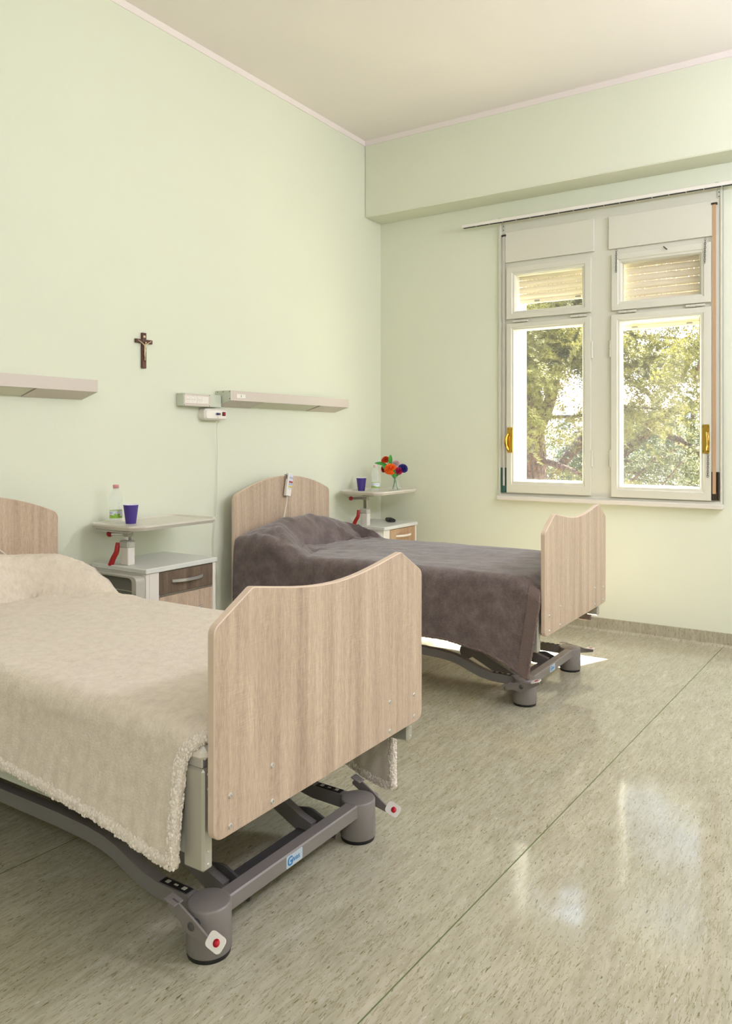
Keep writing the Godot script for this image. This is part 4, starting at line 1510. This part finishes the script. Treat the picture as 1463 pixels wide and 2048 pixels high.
	tr.position = V(0.205 + tray_dx, tray_y, -0.242)
	tr.rotation.y = tray_turn
	var hx := 0.186
	var hz := 0.292
	var out := rounded([Vector2(-hx, -hz), Vector2(hx - 0.05, -hz), Vector2(hx, -hz + 0.05), Vector2(hx, hz - 0.055), Vector2(hx - 0.055, hz), Vector2(-hx + 0.04, hz), Vector2(-hx, hz - 0.04)], [0.05, 0.035, 0.035, 0.04, 0.04, 0.04, 0.04], 5)
	var i1 := inset(out, 0.010)
	var i2 := inset(out, 0.022)
	var lo := inset(out, 0.012)
	var tp := MB.new()
	tp.wall_strip(lo, -0.016, 0.0, 1, out)
	tp.wall_strip(out, 0.0, 0.008, 1)
	for pair in [[out, 0.008, i1, 0.008], [i1, 0.008, i2, 0.0]]:
		var a: PackedVector2Array = pair[0]
		var b: PackedVector2Array = pair[2]
		for k in a.size():
			var n := (k + 1) % a.size()
			tp.face([V(a[k].x, pair[1], a[k].y), V(a[n].x, pair[1], a[n].y), V(b[n].x, pair[3], b[n].y), V(b[k].x, pair[3], b[k].y)], V(a[k].x, -1, a[k].y))
	tp.cap(i2, 0.0, 1, 1.0)
	tp.cap(lo, -0.016, 1, -1.0)
	put("tray_top", tp.done(), M.tray, tr)
	var un := MB.new()
	un.span(V(-0.05, -0.026, -0.20), V(0.10, -0.016, 0.06), 0.003)
	put("tray_carrier", un.done(), M.tray, tr)
	put("tray_rail", MB.new().tube(smooth_path([V(-0.14, -0.022, 0.262), V(-0.10, -0.026, 0.268), V(0.08, -0.026, 0.262), V(0.10, -0.022, 0.24)], 4), 0.004, 8).done(), M.steel, tr)


func bedside() -> void:
	make_cabinet(-2.554, "bedside cabinet with dark wood drawer and tray holding a bottle and cup", M.dark_board, M.steel, 0.878, 0.0, 0.0)
	make_cabinet(-4.717, "bedside cabinet with light wood drawer and tray holding a vase of flowers", M.drawer_board, M.cream_plastic, 0.922, 0.006, 0.0)


# ------------------------------------------------------------------ on the left wall
func bed_lamp(z0: float, z1: float, d0: float, d1: float, label: String, switch_z: Variant) -> void:
	var t := thing("bedhead_lamp", V(XL, 1.503, z0), label, "wall lamp", "wall lamps above the beds")
	var n := z1 - z0
	var w := 0.126
	# wedge in (x, y): flat top, underside falling towards the wall; two parts leave room for the recessed diffuser
	var full := PackedVector2Array([Vector2(0, 0), Vector2(w, 0.036), Vector2(w, 0.095), Vector2(0, 0.095)])
	var mid := PackedVector2Array([Vector2(0, 0.012), Vector2(w - 0.012, 0.012 + 0.036), Vector2(w - 0.010, 0.036), Vector2(w, 0.036), Vector2(w, 0.095), Vector2(0, 0.095)])
	var mb := MB.new()
	mb.prism(full, -0.004, d0 - z0, 2)
	mb.prism(full, d1 - z0, n + 0.004, 2)
	mb.prism(mid, d0 - z0, d1 - z0, 2)
	put("housing", mb.done(), M.lamp_paint, t)
	put("diffuser", MB.new().prism(PackedVector2Array([Vector2(0.004, 0.004), Vector2(w - 0.018, 0.004 + 0.031), Vector2(w - 0.018, 0.042), Vector2(0.004, 0.011)]), d0 - z0 - 0.006, d1 - z0 + 0.006, 2).done(), M.diffuser, t)
	for z in [0.0, n]:
		var e := put("end_plate", MB.new().prism(full, z - 0.004, z, 2).done() if z == 0.0 else MB.new().prism(full, z - 0.0005, z + 0.0045, 2).done(), M.lamp_end, t)
		for q in [Vector2(0.020, 0.088), Vector2(0.066, 0.088), Vector2(0.119, 0.088), Vector2(0.119, 0.046)]:
			put("screw", MB.new().ball(V(q.x, q.y, z + (0.001 if z == 0.0 else 0.0)), V(0.0028, 0.0028, 0.0025), 6).done(), M.dark_grey, e)
	# move the near end plate to the outside face
	if switch_z != null:
		var zz: float = switch_z
		var s := put("switch_plate", MB.new().span(V(w, 0.050, zz - z0 - 0.040), V(w + 0.003, 0.076, zz - z0 + 0.040), 0.001).done(), M.white_plastic, t)
		put("switch_mark", MB.new().box(V(w + 0.0033, 0.063, zz - z0), V(0.001, 0.014, 0.003)).done(), M.blue_plastic, s)
		for k in 3:
			put("pull_socket", MB.new().ball(V(0.075 - 0.004 * k, 0.0225 - 0.0011 * k, zz - z0 - 0.03 - 0.03 * k), V(0.008, 0.003, 0.008), 6).done(), M.cream_plastic, t)


func socket_face(parent: Node, x: float, y: float, z: float) -> void:
	var mb := MB.new()
	mb.xf = Transform3D(Basis(V(0, 0, 1), -PI / 2), V(x, y, z))
	mb.lathe([Vector2(0, -0.0015), Vector2(0.013, -0.0015), Vector2(0.015, 0.0012), Vector2(0.017, 0.0012), Vector2(0.0175, 0)], Vector3.ZERO, 20)
	var s := put("socket", mb.done(), M.cream_plastic, parent)
	for dz in [-0.008, 0.0, 0.008]:
		put("pin_hole", MB.new().ball(V(x - 0.0008, y - 0.003, z + dz), V(0.0012, 0.0024, 0.0024), 6).done(), M.black, s)


func on_the_wall() -> void:
	bed_lamp(-3.456, -4.702, -3.772, -4.36, "long beige wall lamp above the bed with the mauve blanket", -3.545)
	bed_lamp(-1.257, -2.507, -1.58, -2.175, "long beige wall lamp above the bed with the cream blanket", null)
	# socket box beside the lamp
	var t := thing("socket_box", V(XL, 1.496, -3.142), "grey wall box with three power sockets beside the lamp", "socket box")
	put("case", MB.new().span(V(0, 0, -0.308), V(0.057, 0.074, 0), 0.003).done(), M.lamp_end, t)
	var fp := put("face_plate", MB.new().span(V(0.0568, 0.002, -0.214), V(0.0588, 0.072, -0.002), 0.001).done(), M.lamp_paint, t)
	for m in [[-0.010, -0.103], [-0.106, -0.198]]:
		put("module", MB.new().span(V(0.0585, 0.017, m[1]), V(0.0605, 0.060, m[0]), 0.0008).done(), M.white_plastic, fp)
	for z in [-0.033, -0.073, -0.130]: socket_face(t, 0.0605, 0.042, z)
	for z in [-0.006, -0.206]:
		for y in [0.006, 0.068]:
			put("screw", MB.new().ball(V(0.0588, y, z), V(0.0015, 0.0026, 0.0026), 6).done(), M.dark_grey, fp)
	# nurse call box under it
	var c := thing("call_box", V(XL, 1.42, -3.314), "white nurse call box with red button under the sockets", "call box")
	var poly := rounded([Vector2(-0.186, 0), Vector2(0, 0), Vector2(0, 0.069), Vector2(-0.186, 0.069)], [0.026, 0.026, 0.026, 0.026], 6)
	var cb := MB.new()
	cb.wall_strip(poly, 0.0, 0.046, 0)
	cb.wall_strip(poly, 0.046, 0.060, 0, inset(poly, 0.010))
	cb.cap(inset(poly, 0.010), 0.060, 0, 1.0)
	put("case", cb.done(), M.white_plastic, c)
	for b in [[-0.095, 0.007], [-0.113, 0.006]]:
		var sb := MB.new()
		sb.xf = Transform3D(Basis(V(0, 0, 1), -PI / 2), V(0.060, 0.037, b[0]))
		sb.lathe([Vector2(0, 0.012), Vector2(b[1] - 0.001, 0.012), Vector2(b[1], 0.010), Vector2(b[1], 0.0)], Vector3.ZERO, 14)
		put("jack", sb.done(), M.blue_plastic if b[0] > -0.1 else M.rack_dark, c)
	var rb := put("call_button_frame", MB.new().span(V(0.060, 0.026, -0.166), V(0.063, 0.050, -0.140), 0.003).done(), plain("5a1a1c", 0.4), c)
	put("call_button", MB.new().span(V(0.063, 0.031, -0.161), V(0.065, 0.045, -0.145), 0.002).done(), M.red_plastic, rb)
	put("call_cord", MB.new().tube(smooth_path([V(0.064, 0.034, -0.096), V(0.066, 0.005, -0.098), V(0.045, -0.05, -0.108), V(0.020, -0.17, -0.140), V(0.012, -0.30, -0.146), V(0.012, -0.46, -0.142), V(0.012, -0.60, -0.128), V(0.012, -0.76, -0.118), V(0.014, -0.90, -0.135), V(0.014, -1.05, -0.16)], 6), 0.0016, 8).done(), M.cord, c)
	# crucifix
	var x := thing("crucifix", V(XL, 1.788, -2.898), "small dark wooden crucifix with a pale figure", "crucifix")
	put("upright", MB.new().span(V(0.002, -0.096, -0.0145), V(0.014, 0.097, 0.0145), 0.0012).done(), M.cross_wood, x)
	for s in [1.0, -1.0]:
		put("arm", MB.new().span(V(0.002, 0.040, s * 0.0145), V(0.0135, 0.061, s * 0.058), 0.0012).done(), M.cross_wood, x)
	put("plaque", MB.new().span(V(0.014, 0.070, -0.007), V(0.0155, 0.082, 0.007), 0.0004).done(), M.figure, x)
	put("hanger", MB.new().tube([V(0.004, 0.097, 0), V(0.004, 0.104, 0.002), V(0.004, 0.104, -0.002), V(0.004, 0.097, 0)], 0.0008, 6).done(), M.steel, x)
	var fg := MB.new()
	var fx := 0.0185
	fg.tube(smooth_path([V(fx, 0.034, -0.001), V(fx + 0.001, 0.022, 0), V(fx, 0.008, 0.001), V(fx + 0.001, -0.002, 0.001), V(fx + 0.002, -0.018, 0.003), V(fx + 0.0015, -0.034, 0.001), V(fx, -0.046, 0), V(fx + 0.001, -0.054, 0.001)], 4), [0.0035, 0.005, 0.0066, 0.0072, 0.0068, 0.006, 0.0055, 0.005, 0.005, 0.0055, 0.006, 0.006, 0.0056, 0.005, 0.0046, 0.0042, 0.0046, 0.0046, 0.004, 0.0036, 0.003, 0.003, 0.0028, 0.0026, 0.0028, 0.003, 0.003, 0.0024, 0.0012], 10)
	for s in [1.0, -1.0]:
		fg.tube([V(fx, 0.030, s * 0.004), V(fx + 0.001, 0.036, s * 0.014), V(fx - 0.001, 0.044, s * 0.026), V(fx - 0.002, 0.051, s * 0.040), V(fx - 0.002, 0.054, s * 0.046)], [0.0036, 0.003, 0.0024, 0.002, 0.0022], 8)
	fg.ball(V(fx + 0.003, 0.041, -0.003), V(0.0055, 0.0068, 0.0050), 8)
	put("figure", fg.done(), M.figure, x)


# ------------------------------------------------------------------ small things
func label_mesh(r: float, y0: float, y1: float) -> ArrayMesh:
	var st := SurfaceTool.new()
	st.begin(Mesh.PRIMITIVE_TRIANGLES)
	var n := 32
	for k in n:
		var a := TAU * k / n
		var b := TAU * (k + 1) / n
		var p := [V(cos(a) * r, y0, sin(a) * r), V(cos(b) * r, y0, sin(b) * r), V(cos(b) * r, y1, sin(b) * r), V(cos(a) * r, y1, sin(a) * r)]
		var u := [Vector2(float(k) / n * 2.0, 1), Vector2(float(k + 1) / n * 2.0, 1), Vector2(float(k + 1) / n * 2.0, 0), Vector2(float(k) / n * 2.0, 0)]
		for i in [0, 1, 2, 0, 2, 3]:
			st.set_uv(Vector2(1, 0) + u[i] * Vector2(-1, 1) if false else u[i])
			st.set_normal(V(cos(a), 0, sin(a)))
			st.add_vertex(p[i])
	return st.commit()


# printed water label: white ground, green meadow, blue lettering-like strokes, a pink patch
func water_label(green: Color, greenish: float) -> StandardMaterial3D:
	var im := Image.create(128, 96, false, Image.FORMAT_RGB8)
	im.fill(Color("dfe6ea"))
	for y in 96:
		for x in 128:
			var hill := 62.0 + 12.0 * sin(x * 0.06 + 0.5) - (28.0 if x < 40 else 0.0) * greenish
			if y > hill: im.set_pixel(x, y, green.lerp(Color("7fae3a"), 0.5 + 0.5 * sin(x * 0.4 + y * 0.3)))
			if y < 14 and sin(x * 0.5) * 3.0 + 9.0 > y: im.set_pixel(x, y, Color("c6d68c"))
	im.fill_rect(Rect2i(48, 26, 46, 5), Color("5a79b8"))
	im.fill_rect(Rect2i(54, 36, 36, 4), Color("6f8cc4"))
	im.fill_rect(Rect2i(66, 56, 40, 14), Color("dca2a0"))
	im.fill_rect(Rect2i(14, 30, 18, 4), Color("6e7a60"))
	im.fill_rect(Rect2i(0, 92, 128, 4), Color("8fb552"))
	var m := StandardMaterial3D.new()
	m.albedo_texture = ImageTexture.create_from_image(im)
	m.roughness = 0.4
	return m


func bottle(at: Vector3, label: String, mat: Material, cap: Material) -> void:
	var t := thing("water_bottle", at, label, "bottle", "water bottles on the trays")
	var prof := [Vector2(0.0, 0.004), Vector2(0.020, 0.002), Vector2(0.028, 0.0), Vector2(0.0315, 0.006), Vector2(0.032, 0.022), Vector2(0.0312, 0.026), Vector2(0.0312, 0.066), Vector2(0.032, 0.070), Vector2(0.032, 0.082), Vector2(0.030, 0.090), Vector2(0.0285, 0.096), Vector2(0.030, 0.102), Vector2(0.0325, 0.108), Vector2(0.0325, 0.128), Vector2(0.031, 0.140), Vector2(0.026, 0.153), Vector2(0.018, 0.165), Vector2(0.0125, 0.172), Vector2(0.0125, 0.180)]
	put("body", MB.new().lathe(prof, Vector3.ZERO, 32).done(), M.clear, t)
	put("cap", MB.new().lathe([Vector2(0.0125, 0.178), Vector2(0.0150, 0.178), Vector2(0.0152, 0.192), Vector2(0.0140, 0.1945), Vector2(0.0, 0.1945)], Vector3.ZERO, 24).done(), cap, t)
	put("neck_ring", MB.new().lathe([Vector2(0.0125, 0.172), Vector2(0.0165, 0.173), Vector2(0.0165, 0.1755), Vector2(0.0125, 0.1765)], Vector3.ZERO, 20).done(), M.clear, t)
	put("label", label_mesh(0.0316, 0.026, 0.066), mat, t)


func cup(at: Vector3, label: String) -> void:
	var t := thing("paper_cup", at, label, "cup", "purple paper cups on the trays")
	put("wall", MB.new().lathe([Vector2(0.0, 0.006), Vector2(0.0245, 0.006), Vector2(0.0252, 0.0), Vector2(0.0375, 0.096)], Vector3.ZERO, 36, 0).done(), M.purple, t)
	put("inside", MB.new().lathe([Vector2(0.0, 0.0075), Vector2(0.0245, 0.0075), Vector2(0.0366, 0.096)], Vector3.ZERO, 36, 0).done(), M.paper_white, t)
	var pts := []
	for k in 37: pts.append(V(cos(TAU * k / 36) * 0.0378, 0.0965, sin(TAU * k / 36) * 0.0378))
	put("rim", MB.new().tube(pts, 0.0014, 8, false).done(), M.paper_white, t)


func bloom(r: float, sd: int) -> ArrayMesh:
	var rng := RandomNumberGenerator.new()
	rng.seed = sd
	var mb := MB.new()
	for layer in 6:
		var n := 4 + layer * 2
		var rad := r * (0.18 + 0.16 * layer)
		var tilt := 1.35 - 0.24 * layer
		for k in n:
			var a := TAU * (k + 0.5 * (layer % 2)) / n + rng.randf_range(-0.15, 0.15)
			var len := r * (0.42 + 0.06 * layer)
			var wid := r * (0.30 + 0.03 * layer)
			mb.xf = Transform3D(Basis(V(0, 1, 0), -a), Vector3.ZERO) * Transform3D(Basis.IDENTITY, V(rad * 0.45, -r * 0.13 * layer + r * 0.15, 0)) * Transform3D(Basis(V(0, 0, 1), tilt + rng.randf_range(-0.12, 0.12)), Vector3.ZERO)
			var p := []
			for i in 4:
				var f := i / 3.0
				var w := wid * sin(PI * (0.15 + 0.72 * f))
				var lift := 0.10 * r * sin(PI * f)
				p.append([V(len * f, -lift, -w), V(len * f, lift * 0.4 + 0.06 * r, 0), V(len * f, -lift, w)])
			for i in 3:
				for j in 2:
					mb.quad(p[i][j], p[i][j + 1], p[i + 1][j + 1], p[i + 1][j], 0)
	mb.xf = Transform3D.IDENTITY
	mb.ball(V(0, r * 0.10, 0), V(r * 0.24, r * 0.30, r * 0.24), 8)
	mb.ball(V(0, -r * 0.30, 0), V(r * 0.62, r * 0.42, r * 0.62), 8)
	return mb.done()


func leaf_mesh(a: Vector3, b: Vector3, w: float, up: Vector3) -> ArrayMesh:
	var mb := MB.new()
	var s := (b - a).cross(up).normalized()
	var n := 8
	for i in n:
		var q := []
		for k in [i, i + 1]:
			var f := float(k) / n
			var c := a.lerp(b, f) + up * sin(PI * f) * 0.008
			var ww := w * pow(sin(PI * clampf(f * 0.94 + 0.03, 0, 1)), 0.8)
			q.append([c - s * ww + up * ww * 0.3, c, c + s * ww + up * ww * 0.3])
		for j in 2: mb.quad(q[0][j], q[0][j + 1], q[1][j + 1], q[1][j], 0)
	return mb.done()


func small_things() -> void:
	var green_label := water_label(Color("a8d24a"), 1.0)
	var blue_label := water_label(Color("9db06a"), 0.0)
	bottle(V(-3.250, 0.878, -2.640), "clear water bottle with pink cap and green label", green_label, M.cap_pink)
	bottle(V(-3.106, 0.922, -4.882), "clear water bottle with pale cap beside the flowers", blue_label, plain("e2c6bf", 0.5))
	cup(V(-3.160, 0.878, -2.660), "purple paper cup beside the bottle with green label")
	cup(V(-3.226, 0.922, -4.876), "purple paper cup on the tray with the flowers")
	# television remote on the second cabinet
	var rc := thing("remote_control", V(-3.105, 0.680, -5.095), "black remote control lying on the cabinet", "remote control")
	rc.rotation.y = -0.80
	put("case", MB.new().span(V(-0.070, 0, -0.026), V(0.070, 0.024, 0.026), 0.007).done(), M.black, rc)
	for i in 5:
		for j in 3:
			put("button", MB.new().ball(V(-0.05 + 0.02 * i, 0.024, -0.012 + 0.012 * j), V(0.004, 0.002, 0.0035), 5).done(), M.dark_grey, rc)
	# vase with cut flowers
	var base := V(-3.033, 0.922, -5.040)
	var v := thing("glass_vase", base, "small clear glass vase with a narrow neck", "vase")
	put("body", MB.new().lathe([Vector2(0.0, 0.003), Vector2(0.044, 0.003), Vector2(0.047, 0.0065), Vector2(0.046, 0.022), Vector2(0.038, 0.048), Vector2(0.027, 0.070), Vector2(0.020, 0.086), Vector2(0.022, 0.096), Vector2(0.026, 0.102)], Vector3.ZERO, 32).done(), M.clear, v)
	put("foot", MB.new().lathe([Vector2(0.0, 0.0), Vector2(0.045, 0.0), Vector2(0.0465, 0.003), Vector2(0.0, 0.003)], Vector3.ZERO, 32).done(), M.clear, v)
	var stem_green := plain("3f7a34", 0.55)
	var leaf_green := plain("3fa043", 0.5)
	leaf_green.backlight_enabled = true
	leaf_green.backlight = Color(0.2, 0.35, 0.1)
	var flowers := [
		["bright orange zinnia at the front of the vase", V(-3.048, 1.092, -5.000), 0.043, "ff7414", V(0.35, 0.55, 0.75)],
		["deep orange zinnia standing highest in the vase", V(-3.122, 1.160, -5.050), 0.031, "e2500e", V(0.1, 0.8, 0.6)],
		["red flower low beside the bottle in the vase", V(-3.128, 1.090, -5.035), 0.029, "b4121f", V(-0.2, 0.4, 0.9)],
		["dark blue flower in the vase", V(-2.967, 1.095, -5.055), 0.033, "2b2d7c", V(0.6, 0.5, 0.6)],
		["magenta flower under the dark blue one", V(-2.988, 1.072, -5.022), 0.026, "b0104e", V(0.5, 0.2, 0.8)],
		["pale pink flower behind the front orange one", V(-3.040, 1.132, -5.072), 0.031, "f0d6d2", V(0.2, 0.8, 0.6)]]
	var k := 0
	for f in flowers:
		var head: Vector3 = f[1] - base
		var t := thing("flower", base, f[0], "flower", "cut flowers in the vase")
		var bm := plain(f[3], 0.6)
		bm.backlight_enabled = true
		bm.backlight = Color(0.25, 0.2, 0.18)
		bm.cull_mode = BaseMaterial3D.CULL_DISABLED
		var o := put("bloom", bloom(f[2], 50 + k), bm, t, head)
		var n: Vector3 = f[4].normalized()
		o.basis = Basis(Quaternion(Vector3.UP, n))
		var foot := V(-head.x * 0.42, 0.010, -0.03 * cos(k * 2.0))
		foot.x = clampf(foot.x, -0.036, 0.036)
		put("stem", MB.new().tube(smooth_path([foot, V(0.004 * cos(k * 1.3), 0.086, 0.004 * sin(k * 1.3)), head * 0.6 + V(0, 0.042, 0), head - n * f[2] * 0.35], 5), 0.0022, 7).done(), stem_green, t)
		var leaves := [[V(0.0, 0.10, 0.015), V(0.012, 0.160, 0.035)], [V(-0.04, 0.175, 0.0), V(-0.030, 0.268, 0.01)], [V(-0.06, 0.185, 0.0), V(-0.180, 0.203, 0.0)], [V(0.02, 0.10, 0.01), V(0.055, 0.120, 0.03)], [V(0.03, 0.11, 0.01), V(0.010, 0.105, 0.05)], [V(-0.03, 0.13, 0.02), V(-0.095, 0.185, 0.03)]]
		var lf: Array = leaves[k]
		var lm := put("leaf", leaf_mesh(lf[0], lf[1], 0.016, V(0.3, 0.6, 0.7).normalized()), leaf_green, t)
		k += 1
	# hand controls hung on the headboards
	var h := thing("bed_hand_control", V(-3.205, 0.935, -3.984), "white hand control with coloured buttons on the arched headboard", "hand control")
	h.rotation.x = -0.20
	put("case", MB.new().span(V(-0.024, 0, -0.026), V(0.0, 0.150, 0.026), 0.004).done(), M.white_plastic, h)
	put("keypad", MB.new().span(V(0.0, 0.045, -0.021), V(0.0012, 0.145, 0.015), 0.0004).done(), plain("d9dbe6", 0.4), h)
	for b in [[0.094, M.red_plastic], [0.062, plain("d6c23a", 0.4)], [0.122, plain("b9bcd0", 0.4)], [0.079, plain("b6bfd2", 0.4)]]:
		for z in [-0.012, 0.006]:
			put("button", MB.new().span(V(0.0012, b[0] - 0.006, z - 0.008), V(0.0032, b[0] + 0.006, z + 0.008), 0.001).done(), b[1], h)
	put("hook", MB.new().tube([V(-0.012, 0.11, 0.026), V(-0.012, 0.135, 0.030), V(-0.030, 0.137, 0.030)], 0.003, 6).done(), M.dark_grey, h)
	put("cable", MB.new().tube(smooth_path([V(-0.012, 0.0, 0.0), V(-0.006, -0.04, 0.004), V(0.0, -0.10, 0.016), V(0.012, -0.155, 0.036), V(0.03, -0.20, 0.06)], 6), 0.0032, 8).done(), M.cream_plastic, h)
	var c2 := thing("hand_control_cable", V(-3.195, 0.84, -1.95), "cream cable hanging in front of the cream bed's headboard", "cable")
	put("cord", MB.new().tube(smooth_path([V(0, 0.12, 0.14), V(0, 0.04, 0.05), V(0.004, -0.025, -0.03), V(0.012, -0.065, -0.075), V(0.03, -0.09, -0.11)], 6), 0.0035, 8).done(), M.cream_plastic, c2)
